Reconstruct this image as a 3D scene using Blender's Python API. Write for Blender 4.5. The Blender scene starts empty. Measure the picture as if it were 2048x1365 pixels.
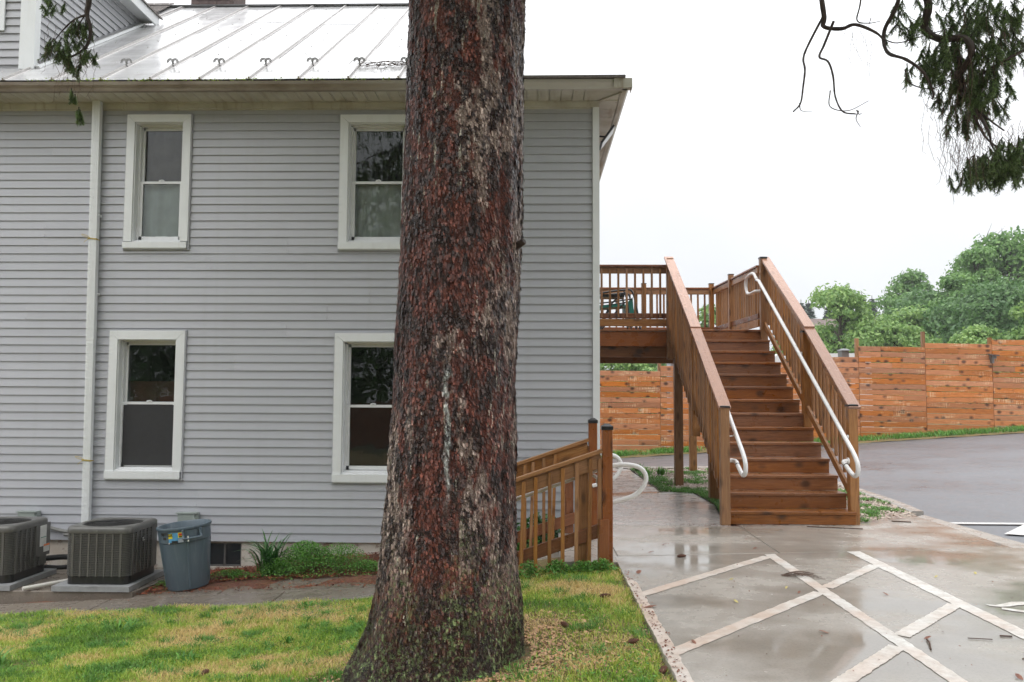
import bpy, bmesh, math, random
import numpy as np
from mathutils import Matrix, Vector, noise
random.seed(7); rng = np.random.default_rng(7)
sc = bpy.context.scene
COL = sc.collection
PI = math.pi

# ------------------------------------------------------------------ camera
def look_matrix(yaw, pitch, roll):
    cy, sy, cp, sp = math.cos(yaw), math.sin(yaw), math.cos(pitch), math.sin(pitch)
    f = Vector((-sy*cp, cy*cp, sp)); r = Vector((cy, sy, 0)); u = r.cross(f)
    c, s = math.cos(roll), math.sin(roll)
    r2 = c*r + s*u; u2 = -s*r + c*u
    return Matrix((r2, u2, -f)).transposed().to_4x4()
cam_data = bpy.data.cameras.new('camera')
cam = bpy.data.objects.new('camera', cam_data); COL.objects.link(cam)
cam.matrix_world = Matrix.Translation((0, 0, 1.531)) @ look_matrix(0.02553, 0.06459, 0.00489)
cam_data.sensor_width = 22.3; cam_data.lens = 22.3*1640/2048
cam_data.clip_start = 0.05; cam_data.clip_end = 2000
sc.camera = cam

# ------------------------------------------------------------------ overcast sky, soft sun, exposure
SUN_EL, SUN_AZ = math.radians(58), math.radians(205)      # azimuth clockwise from +Y
world = bpy.data.worlds.new('World'); sc.world = world; world.use_nodes = True
wn, wl = world.node_tree.nodes, world.node_tree.links
wn.clear()
wo = wn.new('ShaderNodeOutputWorld'); bg = wn.new('ShaderNodeBackground'); bg.inputs['Strength'].default_value = 0.1
sky = wn.new('ShaderNodeTexSky'); sky.sky_type = 'NISHITA'; sky.sun_disc = False
sky.sun_elevation = SUN_EL; sky.sun_rotation = SUN_AZ; sky.air_density = 1.0; sky.dust_density = 3.0
tc = wn.new('ShaderNodeTexCoord'); sep = wn.new('ShaderNodeSeparateXYZ'); wl.new(tc.outputs['Generated'], sep.inputs[0])
cr = wn.new('ShaderNodeValToRGB'); wl.new(sep.outputs['Z'], cr.inputs[0])
cr.color_ramp.elements[0].position = 0.0; cr.color_ramp.elements[0].color = (.70, .72, .745, 1)
cr.color_ramp.elements[1].position = 1.0; cr.color_ramp.elements[1].color = (2.55, 2.57, 2.60, 1)
e = cr.color_ramp.elements.new(0.25); e.color = (.90, .915, .94, 1)
cn = wn.new('ShaderNodeTexNoise'); cn.inputs['Scale'].default_value = 2.2; cn.inputs['Detail'].default_value = 3
wl.new(tc.outputs['Generated'], cn.inputs['Vector'])
cm = wn.new('ShaderNodeMapRange'); cm.inputs['From Min'].default_value = .3; cm.inputs['From Max'].default_value = .7
cm.inputs['To Min'].default_value = 9.8; cm.inputs['To Max'].default_value = 11.3
wl.new(cn.outputs['Fac'], cm.inputs['Value'])
vm = wn.new('ShaderNodeVectorMath'); vm.operation = 'SCALE'; wl.new(cr.outputs['Color'], vm.inputs[0]); wl.new(cm.outputs[0], vm.inputs['Scale'])
mx = wn.new('ShaderNodeMix'); mx.data_type = 'RGBA'; mx.inputs[0].default_value = 0.93
wl.new(sky.outputs[0], mx.inputs[6]); wl.new(vm.outputs[0], mx.inputs[7])
wl.new(mx.outputs[2], bg.inputs['Color']); wl.new(bg.outputs[0], wo.inputs['Surface'])
sun_d = bpy.data.lights.new('sun', 'SUN'); sun_d.energy = 0.5; sun_d.angle = math.radians(50); sun_d.color = (1, .97, .93)
sun = bpy.data.objects.new('sun', sun_d); COL.objects.link(sun)
sd = Vector((math.sin(SUN_AZ)*math.cos(SUN_EL), math.cos(SUN_AZ)*math.cos(SUN_EL), math.sin(SUN_EL)))
sun.rotation_euler = sd.to_track_quat('Z', 'Y').to_euler(); sun.location = (0, 0, 30)
sc.view_settings.view_transform = 'Standard'; sc.view_settings.look = 'None'
sc.view_settings.exposure = 0.27; sc.view_settings.gamma = 1; sc.view_settings.use_curve_mapping = False
sc.cycles.max_bounces = 6; sc.cycles.diffuse_bounces = 3; sc.cycles.glossy_bounces = 3; sc.cycles.transmission_bounces = 4
sc.cycles.transparent_max_bounces = 8; sc.cycles.caustics_reflective = False; sc.cycles.caustics_refractive = False

# ------------------------------------------------------------------ object helpers
WM = {}
def mesh_of(name, verts, faces, mat=None, smooth=False):
    me = bpy.data.meshes.new(name); me.from_pydata([tuple(v) for v in verts], [], faces)
    if mat: me.materials.append(mat)
    if smooth: me.polygons.foreach_set('use_smooth', [True]*len(me.polygons))
    me.update(); return me
def np_mesh(name, V, F, mat=None, smooth=False, nv=3):
    """V (n,3) array, F (m,nv) array: fast mesh"""
    V = np.asarray(V, np.float32); F = np.asarray(F, np.int32)
    me = bpy.data.meshes.new(name); me.vertices.add(len(V)); me.vertices.foreach_set('co', V.ravel())
    me.loops.add(F.size); me.loops.foreach_set('vertex_index', F.ravel())
    me.polygons.add(len(F)); me.polygons.foreach_set('loop_start', np.arange(0, F.size, nv, dtype=np.int32))
    me.polygons.foreach_set('loop_total', np.full(len(F), nv, np.int32))
    if smooth: me.polygons.foreach_set('use_smooth', np.ones(len(F), bool))
    if mat: me.materials.append(mat)
    me.update(calc_edges=True); return me
def put(name, me, parent=None, M=None):
    """link a mesh (or None for an Empty) with world matrix M below parent"""
    o = bpy.data.objects.new(name, me); COL.objects.link(o)
    M = M.copy() if M is not None else Matrix.Identity(4)
    if parent is None: o.matrix_basis = M
    else:
        o.parent = parent; o.matrix_basis = WM[parent.name].inverted() @ M
    WM[o.name] = M
    return o
def thing(name, label, cat, loc=(0, 0, 0), group=None):
    o = put(name, None, None, Matrix.Translation(loc)); o.empty_display_size = .1
    return tag(o, label, cat, group)
def tag(o, label=None, cat=None, group=None, kind=None):
    if label: o['label'] = label
    if cat: o['category'] = cat
    if group: o['group'] = group
    if kind: o['kind'] = kind
    return o
def T(*p): return Matrix.Translation(p)

class MB:
    """collects simple solids into one mesh"""
    def __init__(s): s.v = []; s.f = []
    def add(s, v, f):
        n = len(s.v); s.v += [tuple(a) for a in v]; s.f += [[i+n for i in q] for q in f]; return s
    def box(s, x0, x1, y0, y1, z0, z1):
        v = [(x, y, z) for z in (z0, z1) for y in (y0, y1) for x in (x0, x1)]
        return s.add(v, [[0, 2, 3, 1], [4, 5, 7, 6], [0, 1, 5, 4], [2, 6, 7, 3], [0, 4, 6, 2], [1, 3, 7, 5]])
    def prism(s, prof, p0, p1, up=(0, 0, 1)):
        """profile [(a,b)] swept from p0 to p1; a along side, b along up"""
        p0, p1 = Vector(p0), Vector(p1); d = (p1-p0).normalized(); up = Vector(up)
        sx = d.cross(up).normalized(); u = sx.cross(d).normalized(); n = len(prof)
        v = [p0+sx*a+u*b for a, b in prof] + [p1+sx*a+u*b for a, b in prof]
        f = [[i, (i+1) % n, n+(i+1) % n, n+i] for i in range(n)] + [list(range(n-1, -1, -1)), list(range(n, 2*n))]
        return s.add(v, f)
    def tube(s, pts, r, n=10, cap=True):
        pts = [Vector(p) for p in pts]; rs = r if isinstance(r, (list, tuple)) else [r]*len(pts); base = len(s.v)
        ref = None
        for i, p in enumerate(pts):
            d = (pts[min(i+1, len(pts)-1)]-pts[max(i-1, 0)]).normalized()
            if ref is None: ref = d.orthogonal().normalized()
            a = (ref - d*ref.dot(d)); a = a.normalized() if a.length > 1e-6 else d.orthogonal().normalized()
            ref = a; b = d.cross(a)
            for k in range(n):
                t = 2*PI*k/n; s.v.append(tuple(p + (a*math.cos(t)+b*math.sin(t))*rs[i]))
        for i in range(len(pts)-1):
            for k in range(n):
                q = base+i*n; s.f.append([q+k, q+(k+1) % n, q+n+(k+1) % n, q+n+k])
        if cap:
            s.f.append([base+k for k in range(n-1, -1, -1)]); s.f.append([base+(len(pts)-1)*n+k for k in range(n)])
        return s
    def lathe(s, prof, n=32, c=(0, 0, 0), close=False):
        base = len(s.v)
        for r, z in prof:
            for k in range(n):
                t = 2*PI*k/n; s.v.append((c[0]+r*math.cos(t), c[1]+r*math.sin(t), c[2]+z))
        for i in range(len(prof)-1):
            for k in range(n):
                q = base+i*n; s.f.append([q+k, q+(k+1) % n, q+n+(k+1) % n, q+n+k])
        return s
    def build(s, name, mat, parent=None, smooth=False, M=None, **kw):
        if M is None: M = WM[parent.name] if parent is not None else Matrix.Identity(4)
        Mi = M.inverted()
        me = mesh_of(name, [Mi @ Vector(v) for v in s.v], s.f, mat, False)
        if smooth:
            me.polygons.foreach_set('use_smooth', [True]*len(me.polygons)); me.set_sharp_from_angle(angle=math.radians(40))
        o = put(name, me, parent, M)
        return tag(o, **kw) if kw else o

_beams = {}
def beam(name, p0, p1, w, h, mat, parent=None, up=(0, 0, 1), ch=.004, **kw):
    """a sawn board: its own object, local X along the grain, w across, h along up; eased edges"""
    p0, p1 = Vector(p0), Vector(p1); d = p1-p0; L = d.length; d.normalize(); up = Vector(up)
    if abs(d.dot(up.normalized())) > .99: up = Vector((0, 1, 0))
    sy = up.cross(d).normalized(); sz = d.cross(sy).normalized()
    key = (round(L, 3), w, h, mat.name, ch)
    me = _beams.get(key)
    if me is None:
        a, b = w/2, h/2; c = ch
        pr = [(-a+c, -b), (a-c, -b), (a, -b+c), (a, b-c), (a-c, b), (-a+c, b), (-a, b-c), (-a, -b+c)]
        v = [(-L/2, y, z) for y, z in pr]+[(L/2, y, z) for y, z in pr]
        f = [[i, (i+1) % 8, 8+(i+1) % 8, 8+i] for i in range(8)]+[list(range(7, -1, -1)), list(range(8, 16))]
        me = mesh_of(name, v, f, mat); _beams[key] = me
    m = p0.lerp(p1, .5)
    M = Matrix(((d.x, sy.x, sz.x, m.x), (d.y, sy.y, sz.y, m.y), (d.z, sy.z, sz.z, m.z), (0, 0, 0, 1)))
    o = put(name, me, parent, M)
    return tag(o, **kw) if kw else o
def bez(pts, n=8):
    """smooth curve through pts (Catmull-Rom)"""
    P = [Vector(p) for p in pts]; P = [P[0]*2-P[1]]+P+[P[-1]*2-P[-2]]; out = []
    for i in range(1, len(P)-2):
        for k in range(n):
            t = k/n; a, b, c, d = P[i-1], P[i], P[i+1], P[i+2]
            out.append(.5*((2*b)+(c-a)*t+(2*a-5*b+4*c-d)*t*t+(3*b-a-3*c+d)*t**3))
    out.append(P[-2]); return out
def arc(c, r, a0, a1, n=8, ax='YZ', const=0):
    out = []
    for k in range(n+1):
        t = math.radians(a0+(a1-a0)*k/n); u, v = c[0]+r*math.cos(t), c[1]+r*math.sin(t)
        out.append((const, u, v) if ax == 'YZ' else (u, const, v))
    return out

# ------------------------------------------------------------------ material helpers
class NT:
    def __init__(s, name):
        s.m = bpy.data.materials.new(name); s.m.use_nodes = True; s.t = s.m.node_tree; s.n = s.t.nodes; s.l = s.t.links
        s.b = s.n['Principled BSDF']; s.tc = s.n.new('ShaderNodeTexCoord'); s.oi = None
    def link(s, a, b): s.l.new(a, b); return s
    def mapping(s, scale=(1, 1, 1), src='Object', offrand=0, loc=(0, 0, 0)):
        m = s.n.new('ShaderNodeMapping'); m.inputs['Scale'].default_value = scale; m.inputs['Location'].default_value = loc
        if src == 'World':
            g = s.n.new('ShaderNodeNewGeometry'); o = g.outputs['Position']
        else: o = s.tc.outputs[src]
        if offrand:
            if s.oi is None: s.oi = s.n.new('ShaderNodeObjectInfo')
            k = s.n.new('ShaderNodeMath'); k.operation = 'MULTIPLY'; k.inputs[1].default_value = offrand; s.l.new(s.oi.outputs['Random'], k.inputs[0])
            a = s.n.new('ShaderNodeVectorMath'); a.operation = 'ADD'; s.l.new(o, a.inputs[0]); s.l.new(k.outputs[0], a.inputs[1]); o = a.outputs[0]
        s.l.new(o, m.inputs['Vector']); return m.outputs[0]
    def noise(s, vec, scale=5, detail=4, rough=.55, dist=0):
        n = s.n.new('ShaderNodeTexNoise'); n.inputs['Scale'].default_value = scale; n.inputs['Detail'].default_value = detail
        n.inputs['Roughness'].default_value = rough; n.inputs['Distortion'].default_value = dist; s.l.new(vec, n.inputs['Vector']); return n.outputs['Fac']
    def voro(s, vec, scale=5, feature='F1', out='Distance', rnd=1):
        n = s.n.new('ShaderNodeTexVoronoi'); n.feature = feature; n.inputs['Scale'].default_value = scale; n.inputs['Randomness'].default_value = rnd
        s.l.new(vec, n.inputs['Vector']); return n.outputs[out]
    def ramp(s, fac, stops, interp='LINEAR'):
        r = s.n.new('ShaderNodeValToRGB'); r.color_ramp.interpolation = interp; el = r.color_ramp.elements
        while len(el) < len(stops): el.new(.5)
        for i, (p, c) in enumerate(stops):
            el[i].position = p; el[i].color = (c, c, c, 1) if isinstance(c, (int, float)) else (*c, 1)
        s.l.new(fac, r.inputs[0]); return r.outputs['Color']
    def mix(s, fac, a, b, mode='MIX'):
        m = s.n.new('ShaderNodeMix'); m.data_type = 'RGBA'; m.blend_type = mode; m.clamp_factor = True
        for n_, v in ((0, fac), (6, a), (7, b)):
            sock = m.inputs[n_]
            if isinstance(v, (int, float)): sock.default_value = v if n_ == 0 else (v, v, v, 1)
            elif isinstance(v, tuple): sock.default_value = (*v, 1)
            else: s.l.new(v, sock)
        return m.outputs[2]
    def math(s, op, a, b=None, c=None):
        m = s.n.new('ShaderNodeMath'); m.operation = op
        for i, v in enumerate((a, b, c)):
            if v is None: continue
            if isinstance(v, (int, float)): m.inputs[i].default_value = v
            else: s.l.new(v, m.inputs[i])
        return m.outputs[0]
    def xyz(s, vec):
        x = s.n.new('ShaderNodeSeparateXYZ'); s.l.new(vec, x.inputs[0]); return x.outputs
    def rnd(s):
        if s.oi is None: s.oi = s.n.new('ShaderNodeObjectInfo')
        return s.oi.outputs['Random']
    def set(s, color=None, rough=None, bump=None, bd=.01, bs=.5, spec=None, metal=None, coat=None):
        for sock, v in (('Base Color', color), ('Roughness', rough), ('Specular IOR Level', spec), ('Metallic', metal), ('Coat Weight', coat)):
            if v is None: continue
            i = s.b.inputs[sock]
            if isinstance(v, (int, float)) and sock == 'Base Color': i.default_value = (v, v, v, 1)
            elif isinstance(v, (int, float)): i.default_value = v
            elif isinstance(v, tuple): i.default_value = (*v, 1)
            else: s.l.new(v, i)
        if bump is not None:
            b = s.n.new('ShaderNodeBump'); b.inputs['Distance'].default_value = bd; b.inputs['Strength'].default_value = bs
            s.l.new(bump, b.inputs['Height']); s.l.new(b.outputs[0], s.b.inputs['Normal'])
        return s.m
def plain(name, col, rough=.5, metal=0, spec=.5, nz=.12, scale=20, bump=0):
    k = NT(name); v = k.mapping()
    n = k.noise(v, scale, 4)
    c = k.ramp(n, [(.3, tuple(x*(1-nz) for x in col)), (.7, tuple(min(1, x*(1+nz)) for x in col))])
    k.set(c, rough, metal=metal, spec=spec, bump=n if bump else None, bd=.002, bs=bump)
    return k.m
# ------------------------------------------------------------------ materials
M = {}
def wood(name, dark, mid, light, rough=(.25, .5), streak=0.0, knots=.9, wet=.0, worn=None):
    k = NT(name)
    v = k.mapping((1, 1, 1), offrand=37)
    g = k.noise(k.mapping((1.3, 22, 22), offrand=37), 3.5, 5, .6, .6)
    g2 = k.noise(k.mapping((.5, 5, 5), offrand=19), 2.2, 3, .5)
    ringc = k.noise(k.mapping((.35, 3, 3), offrand=61), 2, 2, .5, 1.2)
    rings = k.math('SINE', k.math('MULTIPLY', ringc, 70))
    c = k.ramp(g, [(.25, dark), (.5, mid), (.8, light)])
    c = k.mix(k.math('MULTIPLY', k.math('GREATER_THAN', rings, .55), .22), c, dark)
    c = k.mix(k.ramp(g2, [(.35, 0.0), (.75, .55)]), c, mid)
    kv = k.voro(k.mapping((2.2, 6.5, 3.0), offrand=43), 1.6)
    kn = k.ramp(kv, [(.13, 1.0), (.24, .35), (.32, 0.0)])
    kd = k.mix(k.math('MULTIPLY', kn, knots), c, tuple(x*.28 for x in dark))
    # board to board variation
    r = k.rnd(); hs = k.n.new('ShaderNodeHueSaturation'); k.link(kd, hs.inputs['Color'])
    k.link(k.math('MULTIPLY_ADD', r, .45, .74), hs.inputs['Value']); k.link(k.math('MULTIPLY_ADD', k.math('FRACT', k.math('MULTIPLY', r, 7.3)), .22, .88), hs.inputs['Saturation'])
    col = hs.outputs[0]
    if worn:
        s1 = k.noise(k.mapping((2.5, 40, 40), offrand=51), 1.2, 3, .6); s2 = k.noise(k.mapping((.9, 3, 3), offrand=71), 1.6, 3)
        cs = k.noise(k.mapping((26, 2, 2), offrand=29), 1.5, 2)
        m = k.math('MULTIPLY', k.ramp(s2, [(.53, 0.0), (.64, 1.0)]), k.ramp(k.math('ADD', k.math('MULTIPLY', s1, .5), k.math('MULTIPLY', cs, .5)), [(.49, 0.0), (.56, 1.0)]))
        col = k.mix(k.math('MULTIPLY', m, .75), col, worn)
    rr = k.ramp(k.noise(v, 6, 3), [(.35, rough[0]), (.65, rough[1])])
    k.set(col, rr, bump=g, bd=.003, bs=.35)
    M[name] = k.m
wood('fence wood', (.27, .082, .026), (.54, .19, .058), (.70, .30, .105), (.30, .55), worn=(.78, .54, .33), knots=.95)
wood('deck wood', (.17, .068, .022), (.32, .145, .048), (.46, .245, .095), (.28, .5), knots=.6)
wood('stained tread wood', (.12, .040, .012), (.25, .094, .029), (.38, .165, .058), (.26, .5), knots=.8)
wood('cap wood', (.30, .145, .09), (.43, .225, .145), (.52, .30, .20), (.16, .34), knots=.25)
wood('post wood', (.13, .042, .016), (.235, .082, .03), (.33, .13, .05), (.22, .42), knots=.7)

k = NT('vinyl siding'); v = k.mapping((1, 1, 1), 'World')
g = k.noise(k.mapping((1.2, 1, 30), 'World'), 4, 4, .6, .4)
d = k.noise(k.mapping((.5, .5, .9), 'World'), 1.1, 4)
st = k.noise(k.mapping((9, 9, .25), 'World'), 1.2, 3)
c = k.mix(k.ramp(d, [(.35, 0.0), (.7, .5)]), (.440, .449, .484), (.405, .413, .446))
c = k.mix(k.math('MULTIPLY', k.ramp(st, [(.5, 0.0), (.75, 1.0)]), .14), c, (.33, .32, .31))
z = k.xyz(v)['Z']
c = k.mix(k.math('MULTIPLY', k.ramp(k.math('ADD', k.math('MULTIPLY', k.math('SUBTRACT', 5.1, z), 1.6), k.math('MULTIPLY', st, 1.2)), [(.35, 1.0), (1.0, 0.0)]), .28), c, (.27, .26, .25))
r = k.rnd(); hs = k.n.new('ShaderNodeHueSaturation'); k.link(c, hs.inputs['Color']); k.link(k.math('MULTIPLY_ADD', r, .07, .965), hs.inputs['Value'])
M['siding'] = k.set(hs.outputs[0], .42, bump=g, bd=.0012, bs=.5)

k = NT('white painted trim'); n = k.noise(k.mapping((1, 1, .6), 'World'), 5, 4); n2 = k.noise(k.mapping((14, 14, 1), 'World'), 1.6, 3)
c = k.mix(k.ramp(n, [(.4, 0.0), (.75, .5)]), (.76, .78, .79), (.68, .70, .70)); c = k.mix(k.math('MULTIPLY', k.ramp(n2, [(.55, 0.0), (.75, 1.0)]), .12), c, (.42, .38, .33))
M['trim'] = k.set(c, .38, bump=n, bd=.001, bs=.2)
k = NT('stained white aluminium'); n = k.noise(k.mapping((.7, 1, 1), 'World'), 3, 5, .6); n2 = k.noise(k.mapping((6, 1, 1), 'World'), 2.2, 4)
c = k.mix(k.ramp(n, [(.35, 0.0), (.7, .8)]), (.60, .58, .52), (.40, .37, .29)); c = k.mix(k.math('MULTIPLY', k.ramp(n2, [(.56, 0.0), (.72, 1.0)]), .5), c, (.26, .17, .09))
M['frieze'] = k.set(c, .42)
k = NT('weathered gutter'); n = k.noise(k.mapping((1.3, 3, 3), 'World'), 2.2, 5, .6); z = k.xyz(k.mapping((1, 1, 1), 'World'))['Z']
x = k.xyz(k.mapping((1, 1, 1), 'World'))['X']
c = k.mix(k.ramp(n, [(.35, 0.0), (.7, 1.0)]), (.30, .26, .21), (.17, .13, .10))
c = k.mix(k.ramp(k.math('ADD', k.math('MULTIPLY', n, .6), k.math('MULTIPLY', k.math('ADD', x, 3), .28)), [(.5, 0.0), (1.0, .85)]), c, (.58, .56, .53))
M['gutter'] = k.set(c, .4)
k = NT('painted metal roof'); n = k.noise(k.mapping((.6, 3.5, 3.5), 'World'), 1.5, 5, .6); n2 = k.noise(k.mapping((2, .6, .6), 'World'), 2.5, 4)
c = k.mix(k.ramp(n, [(.35, 0.0), (.75, 1.0)]), (.66, .66, .67), (.46, .455, .45)); c = k.mix(k.math('MULTIPLY', k.ramp(n2, [(.58, 0.0), (.72, 1.0)]), .35), c, (.30, .27, .25))
M['roof'] = k.set(c, k.ramp(n2, [(.3, .12), (.7, .26)]), bump=n, bd=.004, bs=.25, metal=.25, spec=.8)
M['roof seam'] = plain('roof seam metal', (.50, .48, .47), .3, .3)
M['shingle'] = plain('asphalt shingle', (.17, .15, .14), .8, nz=.4, scale=60, bump=.4)
M['black metal'] = plain('black metal', (.02, .02, .022), .35, nz=.3)
M['black plastic'] = plain('black plastic', (.015, .015, .016), .28, nz=.2)
M['guard metal'] = plain('grey cast guard', (.22, .215, .21), .45, .5)
k = NT('white enamel pipe'); n = k.noise(k.mapping(), 30, 3); M['pipe'] = k.set(k.ramp(n, [(.3, (.74, .73, .72)), (.7, (.80, .79, .78))]), .16)
M['sash'] = plain('white vinyl sash', (.74, .75, .76), .3, nz=.04)
k = NT('insect screen'); w = k.n.new('ShaderNodeTexWave'); M['screen'] = plain('insect screen grey', (.022, .022, .024), .6, nz=.1)
k = NT('window glass'); n = k.noise(k.mapping((1, 1, 1)), 3.3, 2)      # thin pane: clear, with a slightly wavy mirror reflection
b = k.n.new('ShaderNodeBump'); b.inputs['Distance'].default_value = .006; b.inputs['Strength'].default_value = .35; k.link(n, b.inputs['Height'])
gl = k.n.new('ShaderNodeBsdfGlossy'); gl.inputs['Roughness'].default_value = 0.0; k.link(b.outputs[0], gl.inputs['Normal'])
tr = k.n.new('ShaderNodeBsdfTransparent'); tr.inputs[0].default_value = (.90, .93, .92, 1); fr_ = k.n.new('ShaderNodeFresnel'); fr_.inputs[0].default_value = 1.52
ms = k.n.new('ShaderNodeMixShader'); k.link(fr_.outputs[0], ms.inputs[0]); k.link(tr.outputs[0], ms.inputs[1]); k.link(gl.outputs[0], ms.inputs[2]); k.link(ms.outputs[0], k.n['Material Output'].inputs['Surface'])
M['glass'] = k.m
M['curtain'] = plain('pale curtain cloth', (.86, .90, .92), .8, nz=.1, scale=6)
M['dim curtain'] = plain('grey brown curtain', (.15, .115, .10), .8, nz=.2, scale=6)
M['interior'] = plain('dark room', (.045, .04, .036), .9, nz=.3, scale=2)
M['fence reflection'] = plain('dark reddish reflection', (.10, .035, .018), .6, nz=.4, scale=3)  # reddish band of the fence mirrored in the glass, painted as a surface colour

k = NT('stained foundation stucco'); n = k.noise(k.mapping(src='World'), 3, 6, .65); n2 = k.noise(k.mapping((1, 1, 1.3), 'World'), 5.5, 5, .7)
z = k.xyz(k.mapping(src='World'))['Z']
c = k.mix(k.ramp(n, [(.4, 0.0), (.62, .8)]), (.72, .69, .63), (.55, .47, .39)); c = k.mix(k.math('MULTIPLY', k.ramp(n2, [(.56, 0.0), (.63, 1.0)]), .75), c, (.22, .10, .07))
M['foundation'] = k.set(c, .75, bump=n2, bd=.02, bs=.5)

def concrete(name, base, dark, warm, puddle=.5, tex=1.0):
    k = NT(name); v = k.mapping(src='World')
    n = k.noise(v, .9, 6, .62); f = k.noise(v, 60, 3, .6); m = k.noise(v, 6, 5, .6); bl = k.noise(k.mapping((1, 1.6, 1), 'World', loc=(3, 1, 0)), .62, 4, .55)
    c = k.mix(k.ramp(n, [(.35, 0.0), (.65, 1.0)]), base, dark); c = k.mix(k.math('MULTIPLY', k.ramp(m, [(.4, 0.0), (.7, 1.0)]), .35), c, warm)
    c = k.mix(k.math('MULTIPLY', k.ramp(f, [(.35, 1.0), (.5, 0.0)]), .3), c, tuple(x*.5 for x in base))
    wetm = k.ramp(bl, [(puddle-.07, 1.0), (puddle+.09, 0.0)])           # 1 = standing water
    c = k.mix(k.math('MULTIPLY', wetm, .42), c, tuple(x*.55 for x in warm))
    ro = k.mix(wetm, k.ramp(m, [(.35, .20), (.7, .40)]), .05)
    bh = k.mix(wetm, k.math('ADD', k.math('MULTIPLY', f, .4), m), .5)
    drops = k.math('SINE', k.math('MULTIPLY', k.math('MINIMUM', k.voro(v, 7), .35), 60))
    bh2 = k.math('ADD', bh, k.math('MULTIPLY', k.math('MULTIPLY', drops, wetm), .03))
    M[name] = k.set(c, ro, bump=bh2, bd=.004, bs=.35*tex, spec=.6)
concrete('wet concrete', (.44, .412, .372), (.335, .306, .268), (.34, .298, .24), .485)
concrete('walk concrete', (.47, .445, .42), (.37, .345, .33), (.38, .345, .31), .38)
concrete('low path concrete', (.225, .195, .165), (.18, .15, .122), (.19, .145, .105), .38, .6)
concrete('kerb concrete', (.44, .41, .37), (.34, .31, .28), (.36, .31, .26), .3)
k = NT('worn white line paint'); v = k.mapping(src='World'); n = k.noise(v, 14, 6, .7); n2 = k.noise(v, 2.2, 4)
x = k.xyz(v)['X']
c = k.mix(k.ramp(n, [(.40, 0.0), (.66, 1.0)]), (.72, .70, .66), (.47, .43, .38))
c = k.mix(k.math('MULTIPLY', k.ramp(k.math('ADD', k.math('MULTIPLY', n2, .9), k.math('MULTIPLY', x, -.10)), [(.12, 0.0), (.42, 1.0)]), .55), c, (.52, .33, .22))
M['line paint'] = k.set(c, .38, bump=n, bd=.002, bs=.4)
M['white line'] = plain('white road paint', (.66, .66, .65), .35, nz=.2, scale=12)
k = NT('wet asphalt'); v = k.mapping(src='World'); f = k.noise(v, 90, 3, .7); n = k.noise(k.mapping((.7, 1, 1), 'World'), .35, 3, .5); m = k.noise(v, 3, 5)
c = k.mix(k.ramp(n, [(.35, 0.0), (.65, 1.0)]), (.115, .120, .135), (.150, .156, .172)); c = k.mix(k.ramp(f, [(.5, 0.0), (.75, .5)]), c, (.16, .155, .15))
M['asphalt'] = k.set(c, k.ramp(k.math('ADD', k.math('MULTIPLY', m, .4), k.math('MULTIPLY', n, .6)), [(.38, .26), (.62, .50)]), bump=f, bd=.005, bs=.4, spec=.6)
def soil(name, a, b_, c_, sc_=9):
    k = NT(name); v = k.mapping(src='World'); n = k.noise(v, 1.7, 5); f = k.noise(v, sc_*4, 5, .7); w = k.voro(k.mapping((1, 2.3, 1), 'World'), sc_*4, out='Color')
    c = k.mix(k.ramp(n, [(.35, 0.0), (.65, 1.0)]), a, b_); c = k.mix(k.ramp(f, [(.45, 0.0), (.62, .8)]), c, c_)
    c = k.mix(.25, c, w, 'SOFT_LIGHT')
    M[name] = k.set(c, .75, bump=f, bd=.02, bs=.7)
soil('mulch', (.13, .045, .024), (.10, .045, .028), (.24, .11, .06))
soil('chips', (.34, .27, .22), (.24, .15, .11), (.50, .43, .38))
soil('lawn soil', (.115, .095, .03), (.16, .11, .045), (.25, .19, .075))
soil('far ground', (.06, .09, .03), (.08, .09, .04), (.12, .12, .06), 1)

def leafmat(name, lo, hi, rough=.5, trans=.25, island=True, extra=None):
    k = NT(name); g = k.n.new('ShaderNodeNewGeometry'); n = k.noise(k.mapping(src='World'), .9 if extra is None else extra, 3)
    f = k.math('ADD', k.math('MULTIPLY', g.outputs['Random Per Island'], .55), k.math('MULTIPLY', n, .5))
    c = k.ramp(f, [(.2, lo), (.85, hi)])
    k.b.inputs['Base Color'].default_value = (*lo, 1); k.set(c, rough)
    tr = k.n.new('ShaderNodeBsdfTranslucent'); k.link(c, tr.inputs[0]); ms = k.n.new('ShaderNodeMixShader'); ms.inputs[0].default_value = trans
    k.link(k.b.outputs[0], ms.inputs[1]); k.link(tr.outputs[0], ms.inputs[2]); k.link(ms.outputs[0], k.n['Material Output'].inputs['Surface'])
    M[name] = k.m; return k
leafmat('leaf pale', (.13, .26, .07), (.34, .50, .15), trans=.35)
leafmat('leaf mid', (.08, .19, .05), (.24, .41, .115), trans=.35)
leafmat('leaf deep', (.055, .14, .045), (.17, .31, .10), trans=.35)
leafmat('conifer needles', (.05, .09, .065), (.09, .15, .10), trans=.1)
leafmat('spruce needles', (.05, .085, .038), (.26, .38, .13), trans=.5, extra=14)
leafmat('weed leaf', (.06, .19, .03), (.19, .42, .07), extra=6)
leafmat('iris leaf', (.025, .10, .02), (.07, .22, .04), rough=.3, extra=6)
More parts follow.
